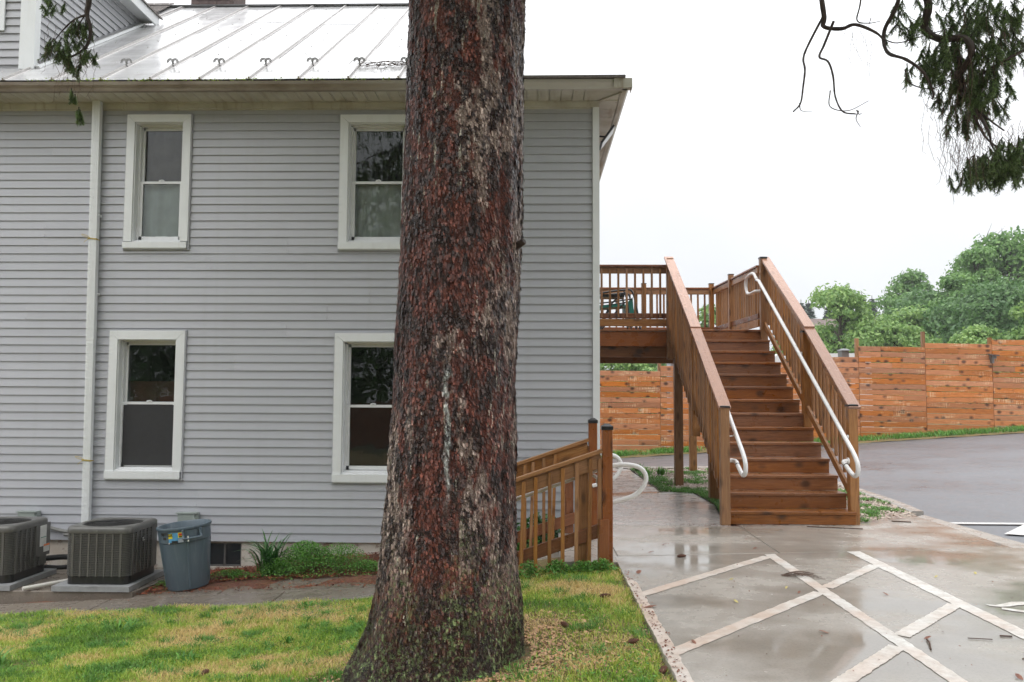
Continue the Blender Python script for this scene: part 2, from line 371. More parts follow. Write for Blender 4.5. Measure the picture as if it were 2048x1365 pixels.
# grass: green to straw by patches
k = NT('lawn grass'); g = k.n.new('ShaderNodeNewGeometry'); v = k.mapping(src='World')
big = k.noise(k.mapping((1, 1.7, 1), 'World', loc=(5, 2, 0)), 1.05, 4, .6); sm = k.noise(v, 6, 3)
f = k.math('ADD', k.math('ADD', k.math('MULTIPLY', g.outputs['Random Per Island'], .30), k.math('MULTIPLY_ADD', big, 2.1, -.55)), k.math('MULTIPLY', sm, .35))
c = k.ramp(f, [(.50, (.09, .22, .025)), (.66, (.22, .41, .04)), (.82, (.42, .56, .07)), (.93, (.62, .58, .16)), (1.0, (.76, .58, .26))])
k.set(c, .45); tr = k.n.new('ShaderNodeBsdfTranslucent'); k.link(c, tr.inputs[0]); ms = k.n.new('ShaderNodeMixShader'); ms.inputs[0].default_value = .3
k.link(k.b.outputs[0], ms.inputs[1]); k.link(tr.outputs[0], ms.inputs[2]); k.link(ms.outputs[0], k.n['Material Output'].inputs['Surface']); M['grass'] = k.m
M['bark thin'] = plain('dark branch bark', (.045, .03, .024), .7, nz=.4, scale=30, bump=.5)
M['far bark'] = plain('far bark', (.09, .07, .05), .9)
M['twig'] = plain('brown twig', (.10, .055, .035), .7, nz=.3)

# wet bark of the big tree
def make_bark(name, island):
    k = NT(name); v = k.mapping(); xyz = k.xyz(v); X, Z = xyz['X'], xyz['Z']
    warp = k.n.new('ShaderNodeTexNoise'); warp.inputs['Scale'].default_value = 9; warp.inputs['Detail'].default_value = 3; k.link(v, warp.inputs['Vector'])
    wv = k.n.new('ShaderNodeVectorMath'); wv.operation = 'MULTIPLY_ADD'; k.link(warp.outputs['Color'], wv.inputs[0]); wv.inputs[1].default_value = (.07, .07, .05); k.link(k.mapping((1, 1, .6)), wv.inputs[2])
    edge = k.voro(wv.outputs[0], 46, 'DISTANCE_TO_EDGE'); flc = k.voro(wv.outputs[0], 46, out='Color'); ci = k.xyz(flc)['X']; cj = k.xyz(flc)['Y']
    fine = k.noise(k.mapping((1, 1, .36)), 66, 6, .78, .4); mid = k.noise(k.mapping((1, 1, .6)), 8.5, 6, .7, .3); big = k.noise(k.mapping((1, 1, .30)), 3.4, 6, .68, .3); crumb = k.noise(k.mapping((1, 1, .8)), 24, 5, .7)
    c = k.ramp(k.math('ADD', k.math('MULTIPLY', fine, .8), k.math('MULTIPLY', ci, .2)), [(.30, (.007, .004, .004)), (.48, (.030, .015, .012)), (.64, (.075, .040, .031)), (.80, (.17, .105, .082))])
    red = k.ramp(k.math('ADD', k.math('MULTIPLY', mid, .66), k.math('MULTIPLY', crumb, .38)), [(.49, 0.0), (.55, .95)])
    c = k.mix(red, c, k.ramp(k.math('ADD', k.math('MULTIPLY', fine, .8), k.math('MULTIPLY', cj, .2)), [(.32, (.035, .009, .006)), (.50, (.125, .032, .019)), (.72, (.29, .088, .055))]))
    rightf = k.ramp(k.math('ADD', k.math('MULTIPLY', k.math('SUBTRACT', X, .12), 1.3), k.math('MULTIPLY', k.math('SUBTRACT', big, .5), 3.4)), [(.20, 0.0), (.32, 1.0)])
    lowl = k.math('MULTIPLY', k.ramp(k.math('ADD', k.math('MULTIPLY', k.math('ADD', X, .22), -2.2), k.math('MULTIPLY', k.math('SUBTRACT', big, .5), 2.2)), [(.04, 0.0), (.14, 1.0)]), k.ramp(k.math('ABSOLUTE', k.math('SUBTRACT', Z, .95)), [(.45, 1.0), (.70, 0.0)]))
    gm = k.math('MULTIPLY', k.math('MAXIMUM', rightf, lowl), k.ramp(Z, [(.35, 0.0), (.8, 1.0)]))
    gm = k.math('MULTIPLY', gm, k.ramp(k.math('ADD', k.math('MULTIPLY', crumb, .5), k.math('MULTIPLY', mid, .55)), [(.49, 0.0), (.53, 1.0)]))
    c = k.mix(k.math('MULTIPLY', gm, .9), c, k.ramp(fine, [(.36, (.12, .075, .06)), (.50, (.31, .235, .195)), (.66, (.54, .45, .385))]))
    st = k.noise(k.mapping((1, 1, .09)), 46, 4, .65)
    stm = k.math('MULTIPLY', k.ramp(st, [(.575, 0.0), (.62, 1.0)]), k.ramp(k.noise(k.mapping((1, 1, .3), loc=(2, 0, 4)), 4.6, 4), [(.47, 0.0), (.53, 1.0)])); stm = k.math('MULTIPLY', stm, k.ramp(crumb, [(.47, 0.0), (.55, 1.0)]))
    c = k.mix(k.math('MULTIPLY', stm, .85), c, (.50, .47, .38))
    # central resin run
    d = k.math('ABSOLUTE', k.math('ADD', k.math('SUBTRACT', X, -.005), k.math('MULTIPLY', k.math('SUBTRACT', k.noise(k.mapping((1, 1, .6)), 11, 4), .5), .09)))
    Zn = k.math('DIVIDE', Z, 5.0); win = k.math('MULTIPLY', k.ramp(Zn, [(.19, 0.0), (.25, 1.0)]), k.ramp(Zn, [(.355, 1.0), (.375, 0.0)]))
    run = k.math('MULTIPLY', k.math('MULTIPLY', k.ramp(d, [(.006, 1.0), (.018, 0.0)]), win), k.ramp(k.math('ADD', k.math('MULTIPLY', fine, .5), k.math('MULTIPLY', crumb, .5)), [(.44, 0.0), (.54, 1.0)]))
    c = k.mix(k.math('MULTIPLY', run, .9), c, (.56, .60, .57))
    base = k.ramp(k.math('ADD', Z, k.math('MULTIPLY', k.math('SUBTRACT', mid, .5), -.7)), [(.12, .75), (.48, 0.0)])
    c = k.mix(base, c, k.ramp(fine, [(.35, (.014, .010, .008)), (.62, (.055, .040, .030))]))
    li = k.math('MULTIPLY', k.ramp(k.noise(v, 30, 5, .75), [(.51, 0.0), (.56, 1.0)]), k.ramp(k.math('ADD', Z, k.math('MULTIPLY', k.math('SUBTRACT', big, .5), -2.8)), [(.10, 1.0), (.70, 0.0)]))
    c = k.mix(k.math('MULTIPLY', li, .9), c, (.19, .25, .10))
    if island:
        g = k.n.new('ShaderNodeNewGeometry'); hs = k.n.new('ShaderNodeHueSaturation'); k.link(c, hs.inputs['Color']); k.link(k.math('MULTIPLY_ADD', g.outputs['Random Per Island'], 1.15, .55), hs.inputs['Value']); c = hs.outputs[0]
    h = k.math('ADD', k.math('MULTIPLY', k.ramp(edge, [(0.0, 0.0), (.12, 1.0)]), .35), k.math('ADD', k.math('MULTIPLY', ci, .35), k.math('MULTIPLY', fine, 1.1)))
    M[name] = k.set(c, k.ramp(mid, [(.3, .18), (.6, .45)]), bump=h, bd=.02 if not island else .006, bs=1.0 if not island else .5, spec=.5)
make_bark('bark', False); make_bark('bark scale', True)

k = NT('condenser grey'); n = k.noise(k.mapping((1, 1, .3)), 12, 4); M['ac'] = k.set(k.ramp(n, [(.3, (.088, .087, .080)), (.7, (.118, .115, .106))]), .3)
M['ac dark'] = plain('condenser inner', (.028, .027, .027), .5)
M['coil'] = plain('coil fins', (.11, .105, .10), .4, .5, nz=.2)
M['pad'] = plain('grey plastic pad', (.27, .275, .28), .6, nz=.12)
k = NT('grey blue can plastic'); n = k.noise(k.mapping((1, 1, .4)), 5, 5); n2 = k.noise(k.mapping((3, 3, .3)), 9, 4)
c = k.mix(k.ramp(n2, [(.55, 0.0), (.75, .5)]), k.ramp(n, [(.3, (.075, .108, .135)), (.7, (.10, .138, .168))]), (.18, .21, .23)); M['can'] = k.set(c, .38)
for nm, cc in (('yellow', (.75, .62, .02)), ('sky blue', (.10, .33, .55)), ('red', (.6, .03, .02)), ('orange', (.75, .2, .04)), ('paper', (.7, .7, .68)), ('ink', (.015, .015, .015)), ('green paint', (.03, .22, .16)), ('teal cloth', (.02, .20, .16)), ('pvc', (.62, .60, .55)), ('foam', (.02, .02, .02)), ('cable grey', (.18, .18, .17)), ('box green', (.30, .34, .32))):
    M[nm] = plain(nm, cc, .4, nz=.08)
M['string'] = plain('yellow string', (.45, .33, .05), .8)
M['cone'] = plain('brown cone', (.12, .045, .025), .7, nz=.4, scale=50)
M['dead leaf'] = plain('dead leaf', (.20, .07, .035), .6, nz=.4)
M['yellow leaf'] = plain('yellow leaf', (.5, .42, .12), .5, nz=.3)
M['brick'] = plain('dark chimney brick', (.10, .07, .065), .8, nz=.4)
M['far wall'] = plain('tan far wall', (.42, .34, .26), .8)
M['far roof'] = plain('brown far roof', (.15, .11, .10), .8)
M['van'] = plain('white van paint', (.72, .73, .74), .25, nz=.03)
M['tinted'] = plain('tinted glass', (.03, .035, .04), .08, nz=.1)
M['shed grey'] = plain('pale blue grey panel', (.33, .37, .42), .5, nz=.08)
# ------------------------------------------------------------------ terrain heights
def sstep(t): t = np.clip(t, 0, 1); return t*t*(3-2*t)
def path_z(X): return -.376+.0526*np.clip(X, -9, 0)
def lawn_z(X, Y):
    s = sstep((.75-X)/2.6); w = .55+.45*sstep((Y-3.5)/4.3)
    return s*path_z(X)*w - .005
def asphalt_z(X, Y): return -.012+sstep((Y-11)/11)*(-.29+.069*np.clip(X, -6, 60))
def strip_z(X): return -.27+.069*np.clip(X, -6, 60)
def hnoise(X, Y, s, a, seed=0.0):
    return np.array([noise.noise((x*s+seed, y*s, seed)) for x, y in zip(X.ravel(), Y.ravel())]).reshape(X.shape)*a
def sheet(name, x0, x1, y0, y1, dx, dy, zf, mat, jit=0, **kw):
    xs = np.linspace(x0, x1, max(2, int((x1-x0)/dx)+1)); ys = np.linspace(y0, y1, max(2, int((y1-y0)/dy)+1))
    X, Y = np.meshgrid(xs, ys); Z = zf(X, Y)
    if jit: Z = Z+hnoise(X, Y, 2.5, jit)
    V = np.stack([X, Y, Z], -1).reshape(-1, 3); n, m = len(ys), len(xs)
    i = np.arange(n-1)[:, None]*m+np.arange(m-1)[None, :]
    F = np.stack([i, i+1, i+m+1, i+m], -1).reshape(-1, 4)
    return tag(put(name, np_mesh(name, V, F, mat, True, 4)), **kw)
def gz(X, Y):
    far = np.where(Y > 21.9, -.31+.069*np.clip(X, -6, 25)+np.clip(Y-30, 0, 100)*.004, -.98)
    return np.where((Y < 21.9) & (X > 12), -.05, far)
xs = np.concatenate([np.linspace(-600, -20, 12), np.linspace(-16, 40, 57), np.linspace(50, 700, 14)])
ys = np.concatenate([np.linspace(-400, -15, 8), np.linspace(-10, 21, 16), [21.8, 22.0], np.linspace(23, 60, 20), np.linspace(80, 900, 14)])
X, Y = np.meshgrid(xs, ys); V = np.stack([X, Y, gz(X, Y)], -1).reshape(-1, 3); m = len(xs)
i = np.arange(len(ys)-1)[:, None]*m+np.arange(m-1)[None, :]
tag(put('ground', np_mesh('ground', V, np.stack([i, i+1, i+m+1, i+m], -1).reshape(-1, 4), M['far ground'], False, 4)), kind='structure')
sheet('lawn', -14, .80, -6, 8.06, .12, .12, lawn_z, M['lawn soil'], .015, kind='structure')
sheet('asphalt_lot', .84, 40, 8.3, 22.2, .5, .5, asphalt_z, M['asphalt'], 0, kind='structure')
sheet('verge', .84, 40, 21.75, 23.6, .3, .3, lambda X, Y: strip_z(X)+.03*sstep((Y-21.75)/.5)-.02, M['lawn soil'], .02, kind='structure')
# mulch bed along the house
def bed_z(X, Y): return path_z(X)-.03+.03*sstep((Y-8.5)/.3)+.10*sstep((X+3.6)/1.2)*sstep((Y-9.1)/.6)
sheet('mulch_bed', -8.5, .82, 8.0, 9.9, .09, .09, bed_z, M['mulch'], .03, kind='structure')
# low path: slabs sloping gently up to the right
def poly_prism(name, pts, zt, depth, mat, parent=None, inset=.0055, **kw):
    c = np.mean(np.array(pts)[:, :2], 0); P = []
    for x, y in pts:
        d = Vector((c[0]-x, c[1]-y)); d = d.normalized()*inset*1.4 if d.length else d; P.append((x+d.x, y+d.y))
    n = len(P); f = zt if callable(zt) else (lambda x, y: zt)
    b = .008; v = []
    for s_, dz in ((0, -depth), (0, -b), (1, 0)):
        for x, y in P:
            d = Vector((c[0]-x, c[1]-y)).normalized()*b*s_; v.append((x+d.x, y+d.y, float(f(x, y))+dz))
    F = [[i, (i+1) % n, n+(i+1) % n, n+i] for i in range(n)]+[[n+i, n+(i+1) % n, 2*n+(i+1) % n, 2*n+i] for i in range(n)]+[list(range(2*n, 3*n))]
    o = put(name, mesh_of(name, v, F, mat), parent); return tag(o, **kw) if kw else o
lp = tag(put('low_path', None), kind='structure')
pz = lambda x, y: float(path_z(np.array(x)))-.0
ns = lambda x: 8.56+.012*(x+1.6)                        # long joint of the path
cuts = [-9.5, -7.6, -5.93, -4.35, -2.55, -1.05, -.27]
for a, b in zip(cuts[:-1], cuts[1:]):
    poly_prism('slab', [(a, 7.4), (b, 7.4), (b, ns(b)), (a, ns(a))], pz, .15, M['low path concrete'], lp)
far = [(-9.5, 8.62), (-5.0, 8.62), (-4.16, 8.66), (-3.3, 9.12), (-1.66, 9.12), (-.27, 9.16)]
def fy(x):
    for (xa, ya), (xb, yb) in zip(far[:-1], far[1:]):
        if xa <= x <= xb: return ya+(yb-ya)*(x-xa)/(xb-xa)
    return far[-1][1]
cuts = [-4.16, -3.25, -1.75, -.27]
for a, b in zip(cuts[:-1], cuts[1:]):
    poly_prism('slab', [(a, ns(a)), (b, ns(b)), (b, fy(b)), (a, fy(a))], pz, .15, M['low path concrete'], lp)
# raised slab under the condensers
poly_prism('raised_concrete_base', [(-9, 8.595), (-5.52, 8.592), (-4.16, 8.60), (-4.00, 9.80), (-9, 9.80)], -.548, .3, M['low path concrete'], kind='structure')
# upper pavement
pv = tag(put('pavement', mesh_of('pavement', [(.76, -6, -.02), (12, -6, -.02), (12, 8.35, -.02), (5.0, 8.35, -.02), (5.0, 10.6, -.02), (3.9, 10.0, -.02), (2.3, 9.9, -.02), (2.45, 12.8, -.02), (1.9, 12.9, -.02), (1.9, 16.9, -.02), (.8, 16.9, -.02)], [list(range(11))], M['mulch'])), kind='structure')
J = lambda x: 7.645+.154*x
W_, K_ = M['wet concrete'], M['walk concrete']
poly_prism('slab', [(.76, -6), (8, -6), (8, J(8)), (.76, J(.76))], .030, .12, W_, pv, .002)
poly_prism('slab', [(8, -6), (12, -6), (12, J(12)), (8, J(8))], .030, .12, W_, pv)
poly_prism('slab', [(.79, J(.79)), (2.36, J(2.36)), (2.375, 9.60), (.79, 9.60)], .031, .12, W_, pv)
poly_prism('slab', [(2.36, J(2.36)), (4.78, J(4.78)), (4.82, 10.55), (4.55, 10.30), (3.9, 9.92), (2.375, 9.72)], .0295, .12, W_, pv)
poly_prism('slab', [(.80, 9.60), (2.28, 9.60), (2.29, 10.07), (2.50, 11.43), (2.49, 11.65), (.80, 11.65)], .0305, .12, K_, pv)
poly_prism('slab', [(.80, 11.65), (2.49, 11.65), (2.47, 12.86), (1.98, 12.90), (1.98, 13.58), (.80, 13.58)], .030, .12, K_, pv)
poly_prism('slab', [(.80, 13.58), (1.98, 13.58), (1.97, 14.30), (.80, 14.30)], .031, .12, K_, pv)
poly_prism('slab', [(.80, 14.30), (1.97, 14.30), (1.95, 16.85), (.80, 16.85)], .030, .12, K_, pv)
poly_prism('gutter_band', [(4.78, J(4.78)), (5.06, 8.45), (5.00, 9.9), (4.97, 10.66), (4.82, 10.55)], .026, .12, M['kerb concrete'], pv)
poly_prism('gutter_band', [(5.06, 8.45), (4.80, 8.40), (12, J(12)+.02), (12, J(12)+.3), (5.2, 8.68)], .024, .12, M['kerb concrete'], pv)
# planting island under the stairs
isl = [(2.30, 9.72), (3.9, 9.94), (4.55, 10.32), (4.86, 10.62), (5.05, 11.8), (5.10, 13.0), (5.16, 14.0), (5.05, 15.2), (4.7, 16.4), (4.0, 17.15), (1.72, 16.88), (1.98, 16.7), (1.99, 12.92), (2.49, 12.88), (2.52, 11.43), (2.31, 10.07)]
me = bpy.data.meshes.new('mulch_island'); bm = bmesh.new(); bm.faces.new([bm.verts.new((x, y, .022)) for x, y in isl]); bmesh.ops.triangulate(bm, faces=bm.faces)
bmesh.ops.subdivide_edges(bm, edges=bm.edges, cuts=5, use_grid_fill=True)
for v in bm.verts: v.co.z += .02*noise.noise(v.co*3)+.006
bm.to_mesh(me); bm.free(); me.materials.append(M['chips']); tag(put('mulch_island', me), kind='structure')
kb = tag(put('kerb', None), kind='structure')
kl = bez([(1.72, 16.88, 0), (2.9, 17.0, 0), (4.0, 17.15, 0), (4.7, 16.4, 0), (5.05, 15.2, 0), (5.18, 14.0, 0), (5.12, 13.0, 0), (5.06, 11.8, 0), (4.93, 10.75, 0)], 3)
seg = 6
for a in range(0, len(kl)-1, seg):
    pts = kl[a:a+seg+1]; b = MB()
    for p, q in zip(pts[:-1], pts[1:]):
        b.prism([(-.075, -.1), (.075, -.1), (.075, .045), (.055, .06), (-.075, .06)], p, q)
    b.build('kerbstone', M['kerb concrete'], kb)
# lines painted on the pavement
def stripe(name, pts, z=.0338, mat=None, n=14, ragged=.0045, **kw):
    """4-corner strip with slightly ragged long edges"""
    a, b, c, d = [Vector((*p, z)) for p in pts]; v = []; f = []
    for i in range(n+1):
        t = i/n; l = a.lerp(b, t); r = d.lerp(c, t); k = (r-l).normalized()*ragged
        v += [tuple(l+k*random.uniform(-1, 1)), tuple(r+k*random.uniform(-1, 1))]
        if i: f.append([2*i-2, 2*i-1, 2*i+1, 2*i])
    return put(name, mesh_of(name, v, f, mat or M['line paint']), pv)
def dstripe(p, q, w):
    p, q = Vector(p), Vector(q); s = Vector((-(q-p).y, (q-p).x)).normalized()*w/2
    return [tuple(p-s), tuple(q-s), tuple(q+s), tuple(p+s)]
stripe('painted_line', [(2.20, 2.0), (2.19, 7.90), (2.29, 7.93), (2.30, 2.0)], n=150)
stripe('painted_line', [(3.05, 2.0), (3.03, 8.09), (3.16, 8.11), (3.17, 2.0)], n=150)
for p, q in (((.79, 6.26), (2.19, 7.80)), ((.80, 4.88), (2.19, 6.42)), ((2.30, 6.58), (3.04, 7.46)), ((1.50, 4.30), (2.19, 5.08)), ((2.31, 5.30), (3.05, 6.10)), ((.85, 3.2), (2.19, 4.3))):
    stripe('painted_line', dstripe(p, q, .10), z=.0342, n=36)
stripe('painted_line', [(.765, 2.0), (.765, 6.9), (.84, 6.7), (.86, 2.0)], z=.0336, n=90, ragged=.012)
# a corner of the painted bay symbol at the right edge of the frame
cx_, cy_ = 3.75, 6.0
pts = [Vector((3.27, 6.12)), Vector((3.33, 6.09)), Vector((3.40, 6.13)), Vector((3.50, 6.19)), Vector((3.62, 6.20)), Vector((3.75, 6.18)), Vector((3.95, 6.10))]
lo = [Vector((3.28, 6.07)), Vector((3.34, 6.04)), Vector((3.42, 6.06)), Vector((3.50, 6.10)), Vector((3.62, 6.12)), Vector((3.74, 6.10)), Vector((3.92, 6.03))]
v = [(*p, .0346) for p in pts]+[(*p, .0346) for p in lo]; n = len(pts)
lo2 = [Vector((3.34, 6.03)), Vector((3.42, 5.97)), Vector((3.52, 5.90)), Vector((3.66, 5.80)), Vector((3.85, 5.72))]; lo3 = [p+Vector((-.03, -.055)) for p in lo2]
f = [[i, i+1, n+i+1, n+i] for i in range(n-1)]
v += [(*p, .0346) for p in lo2]+[(*p, .0346) for p in lo3]; q = 2*n; f += [[q+i, q+i+1, q+5+i+1, q+5+i] for i in range(4)]
put('painted_symbol', mesh_of('painted_symbol', v, f, M['line paint']), pv)
al = tag(put('asphalt_marking', mesh_of('asphalt_marking', [(5.02, 10.08, .006), (7.5, 10.06, .006), (7.5, 10.19, .006), (5.0, 10.20, .006), (5.25, 9.38, .006), (5.42, 9.30, .006), (6.05, 10.05, .006), (5.86, 10.06, .006)], [[0, 1, 2, 3], [4, 5, 6, 7]], M['white line'])), kind='structure')
# concrete steps down to the low path
stp = thing('concrete_steps', 'pale concrete steps going down to the low path between the two slanting wooden railings', 'steps', (.3, 8.2, -.4))
for x0, x1, z in ((.28, .79, .028), (.01, .285, -.122), (-.26, .015, -.272)):
    MB().box(x0, x1, 7.50, 9.05, -.6, z).build('step', M['kerb concrete'], stp)
# ------------------------------------------------------------------ house
FD = 9.8
house = thing('house', 'two storey house in light grey vinyl siding with white windows and a metal roof', 'house', (-3, FD, -.24))
WIN = [ # outer x0,x1,z0,z1 ; inner ; divider z ; kind
 ((-4.995, -4.205, 3.276, 4.941), (-4.898, -4.300, 3.356, 4.845), 4.118, 'upper'),
 ((-2.358, -1.450, 3.264, 4.930), (-2.258, -1.552, 3.352, 4.832), 4.113, 'upper'),
 ((-5.118, -4.200, .493, 2.274), (-5.017, -4.303, .590, 2.167), 1.398, 'lower'),
 ((-2.378, -1.480, .472, 2.252), (-2.276, -1.577, .570, 2.150), 1.375, 'lower')]
BAS = (-3.87, -3.47, -.54, -.262)
def grid_wall(b, x0, x1, z0, z1, y0, y1, holes):
    xs = sorted({x0, x1, *[h[0] for h in holes], *[h[1] for h in holes]}); zs = sorted({z0, z1, *[h[2] for h in holes], *[h[3] for h in holes]})
    for a, c in zip(xs[:-1], xs[1:]):
        for d, e in zip(zs[:-1], zs[1:]):
            mx_, mz = (a+c)/2, (d+e)/2
            if any(h[0] < mx_ < h[1] and h[2] < mz < h[3] for h in holes): continue
            b.box(a, c, y0, y1, d, e)
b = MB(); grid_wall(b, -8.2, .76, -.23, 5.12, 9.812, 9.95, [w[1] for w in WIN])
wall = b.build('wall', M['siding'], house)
b = MB(); b.box(-8.2, .76, 17.5, 17.6, -.9, 5.2).box(-8.3, -8.2, 9.9, 17.6, -.9, 5.2)
b.build('rear_wall', M['siding'], house)
# siding courses, each its own board, cut round the windows and at the lap joints
Z0, EX = -.2346, .1016
jo = {25: -6.6, 23: -5.94, 18: -5.99, 14: -5.68, 13: -6.18, 17: -2.99, 16: -3.93, 12: -2.98, 3: -3.49, 2: -4.01, 1: -4.69, 0: -3.0, 20: -.4, 9: -7.2, 7: -.9, 22: -1.2, 5: .1, 10: -3.6, 8: -1.3}
jo2 = {14: -1.98, 13: -2.49}
def board(x0, x1, k, z0, z1, proud=0.0, tilt=0.0):
    zz0, zz1 = Z0+EX*k, Z0+EX*(k+1)
    y = lambda z: FD+.010-.0145*(zz1-z)/EX-proud
    v = []
    for x, s in ((x0, 0), (x1, 1)):
        dx = tilt if s else 0
        v += [(x, y(z0), z0), (x, y(z0)+.006, z0-.0), (x, FD+.0115, z0+.004), (x+dx, FD+.0115, z1), (x+dx, y(z1), z1)]
    f = [[0, 1, 6, 5], [1, 2, 7, 6], [3, 4, 9, 8], [4, 0, 5, 9], [4, 3, 2, 1, 0], [5, 6, 7, 8, 9]]
    b = MB(); b.add(v, f); b.build('siding_board', M['siding'], wall)
for k in range(52):
    z0, z1 = Z0+EX*k+.001, min(Z0+EX*(k+1)+.0005, 5.02)
    if z1-z0 < .02: continue
    rects = [(-8.2, .716, z0, z1)]
    for (o, i_, dv, kd) in WIN:
        ox0, ox1, oz0, oz1 = o[0]-.014, o[1]+.014, o[2]-.014, o[3]+.014; new = []
        for (a, c, d, e) in rects:
            if oz0 >= e or oz1 <= d or ox0 >= c or ox1 <= a: new.append((a, c, d, e)); continue
            new.append((a, ox0, d, e)); new.append((ox1, c, d, e))
            if oz0 > d+.012: new.append((ox0, ox1, d, oz0))
            if oz1 < e-.012: new.append((ox0, ox1, oz1, e))
        rects = new
    for (a, c, d, e) in rects:
        js = sorted(j for j in [jo.get(k//2), jo2.get(k//2)] if j is not None and a+.2 < j < c-.2)
        xs_ = [a]+js+[c]
        for n_, (p, q) in enumerate(zip(xs_[:-1], xs_[1:])):
            board(p+(.006 if p in js else 0), q, k, d, e, proud=.0028 if n_ % 2 else 0, tilt=.008 if q in js else 0)
# corner board, side wall, frieze, soffit
MB().box(.716, .797, 9.772, 9.795, -.24, 5.012).box(.775, .797, 9.795, 9.87, -.24, 5.012).build('corner_board', M['trim'], house)
b = MB(); v = []; nk = 52
prof = []
for k in range(nk): prof += [(.795, Z0+EX*k), (.778, Z0+EX*(k+1))]
n = len(prof); v = [(x, 9.87, z) for x, z in prof]+[(x, 17.6, z) for x, z in prof]
b.add(v, [[i, i+1, n+i+1, n+i] for i in range(n-1)]); b.box(.70, .772, 9.9, 17.6, -.9, 5.1); b.build('side_wall', M['siding'], house)
fr = MB().box(-8.2, .797, 9.79, 9.81, 5.0, 5.10).build('frieze', M['frieze'], house)
for a, c in zip((-8.2, -6.55, -4.10, -1.2), (-6.55, -4.10, -1.2, .765)):
    MB().box(a+.002, c-.002, 9.766, 9.79, 5.012, 5.075).box(a+.002, c-.002, 9.755, 9.79, 5.076, 5.088).build('frieze_board', M['frieze'], fr)
so = MB().box(-8.2, 1.06, 9.43, 9.80, 5.102, 5.112).box(.797, 1.06, 9.8, 14.0, 5.102, 5.112).build('soffit', M['frieze'], house)
x = -8.2
spm = {}
while x < .72:
    w = .1375
    b = MB(); b.box(-w/2+.006, w/2-.006, -.165, .165, -.006, .006).box(-w/2+.006, -w/2+.018, -.165, .165, -.012, -.006)
    if 'm' not in spm: spm['m'] = mesh_of('soffit_panel', b.v, b.f, M['frieze'])
    put('soffit_panel', spm['m'], so, T(x+w/2, 9.592, 5.096)); x += w
y = 9.92
b = MB().box(-.125, .125, -.145, .145, -.006, .006); mm = mesh_of('soffit_panel', b.v, b.f, M['frieze'])
while y < 13.9: put('soffit_panel', mm, so, T(.93, y, 5.096)); y += .30
b = MB(); b.prism([(-.012, -.006), (.012, -.006), (.012, .006), (-.012, .006)], (.80, 9.78, 5.086), (1.08, 9.44, 5.086)); b.build('soffit_mitre_strip', M['frieze'], so)
# gutters: K profile (a: outward, b: up)
gp = [(0, .0), (.055, .0), (.066, .03), (.092, .062), (.10, .10), (.094, .10), (.086, .066), (.06, .034), (.05, .006), (.006, .006), (.006, .095), (0, .095)]
b = MB(); b.prism([(a, z) for a, z in gp], (-8.3, 9.415, 5.082), (1.13, 9.415, 5.082)); gu = b.build('gutter', M['gutter'], house)
b = MB(); b.prism([(a, z) for a, z in gp], (1.035, 9.32, 5.082), (1.035, 13.9, 5.082)); b.build('gutter', M['frieze'], house)
MB().box(.93, 1.137, 9.306, 9.312, 5.078, 5.19).box(1.137, 1.141, 9.306, 9.5, 5.075, 5.19).box(.93, .935, 9.30, 9.33, 5.078, 5.188).build('gutter_corner', M['frieze'], gu)
MB().box(-8.2, 1.04, 9.415, 9.435, 5.09, 5.20).box(1.025, 1.04, 9.43, 13.9, 5.09, 5.19).build('fascia', M['frieze'], house)
# main roof
SL = math.tan(math.radians(33.8)); EY, EZ, RY = 9.36, 5.215, 14.2; RX1 = -.42
rz = lambda y: EZ+(y-EY)*SL
RZ = rz(RY)
b = MB(); b.add([(-8.4, EY+.02, EZ-.05), (RX1, EY+.02, EZ-.05), (RX1, RY, RZ-.04), (-8.4, RY, RZ-.04), (-8.4, 19.0, EZ-.05), (RX1, 19.0, EZ-.05)], [[0, 1, 2, 3], [3, 2, 5, 4], [0, 3, 4], [1, 5, 2], [0, 4, 5, 1]])
roof = b.build('roof', M['roof seam'], house)
seams = [-4.53+.5885*i for i in range(-7, 8)]; seams = [s for s in seams if s < RX1-.1]
ed = seams+[RX1]
cutz = {0: (.3, .7), 1: (.45,), 2: (.25, .8), 3: (.5,), 4: (.62,), 5: (.30, .85), 6: (.52,), 7: (.22, .70), 8: (.42,), 9: (.2, .66), 10: (.5,), 11: (.3, .8), 12: (.6,), 13: (.4,), 14: (.5,)}
def roof_quad(b, x0, x1, y0, y1, lift, th=.006):
    v = []
    for dz in (lift, lift+th):
        v += [(x0, y0, rz(y0)+dz), (x1, y0, rz(y0)+dz), (x1, y1, rz(y1)+dz), (x0, y1, rz(y1)+dz)]
    b.add(v, [[3, 2, 1, 0], [4, 5, 6, 7], [0, 1, 5, 4], [1, 2, 6, 5], [2, 3, 7, 6], [3, 0, 4, 7]])
for i, (a, c) in enumerate(zip(ed[:-1], ed[1:])):
    ys_ = [EY]+[EY+(RY-EY)*t for t in cutz[i % 15]]+[RY]
    for n_, (p, q) in enumerate(zip(ys_[:-1], ys_[1:])):
        b = MB(); roof_quad(b, a+.004, c-.004, p-(.01 if n_ else 0), q, -.002-.004*n_ % .008+(.004 if n_ % 2 == 0 else 0)); b.build('roof_panel', M['roof'], roof)
for s in seams:
    b = MB(); b.prism([(-.011, 0), (.011, 0), (.009, .030), (-.009, .030)], (s, EY-.005, EZ+.002), (s, RY, RZ+.002)); b.prism([(-.03, 0), (.03, 0), (.025, .006), (-.025, .006)], (s, EY-.005, EZ+.003), (s, RY, RZ+.003)); b.build('roof_seam', M['roof seam'], roof)
b = MB(); b.prism([(-.10, 0), (.10, 0), (.0, .045)], (-8.4, RY, RZ+.0), (RX1, RY, RZ+.0)); b.build('ridge_cap', M['roof'], roof)
b = MB()
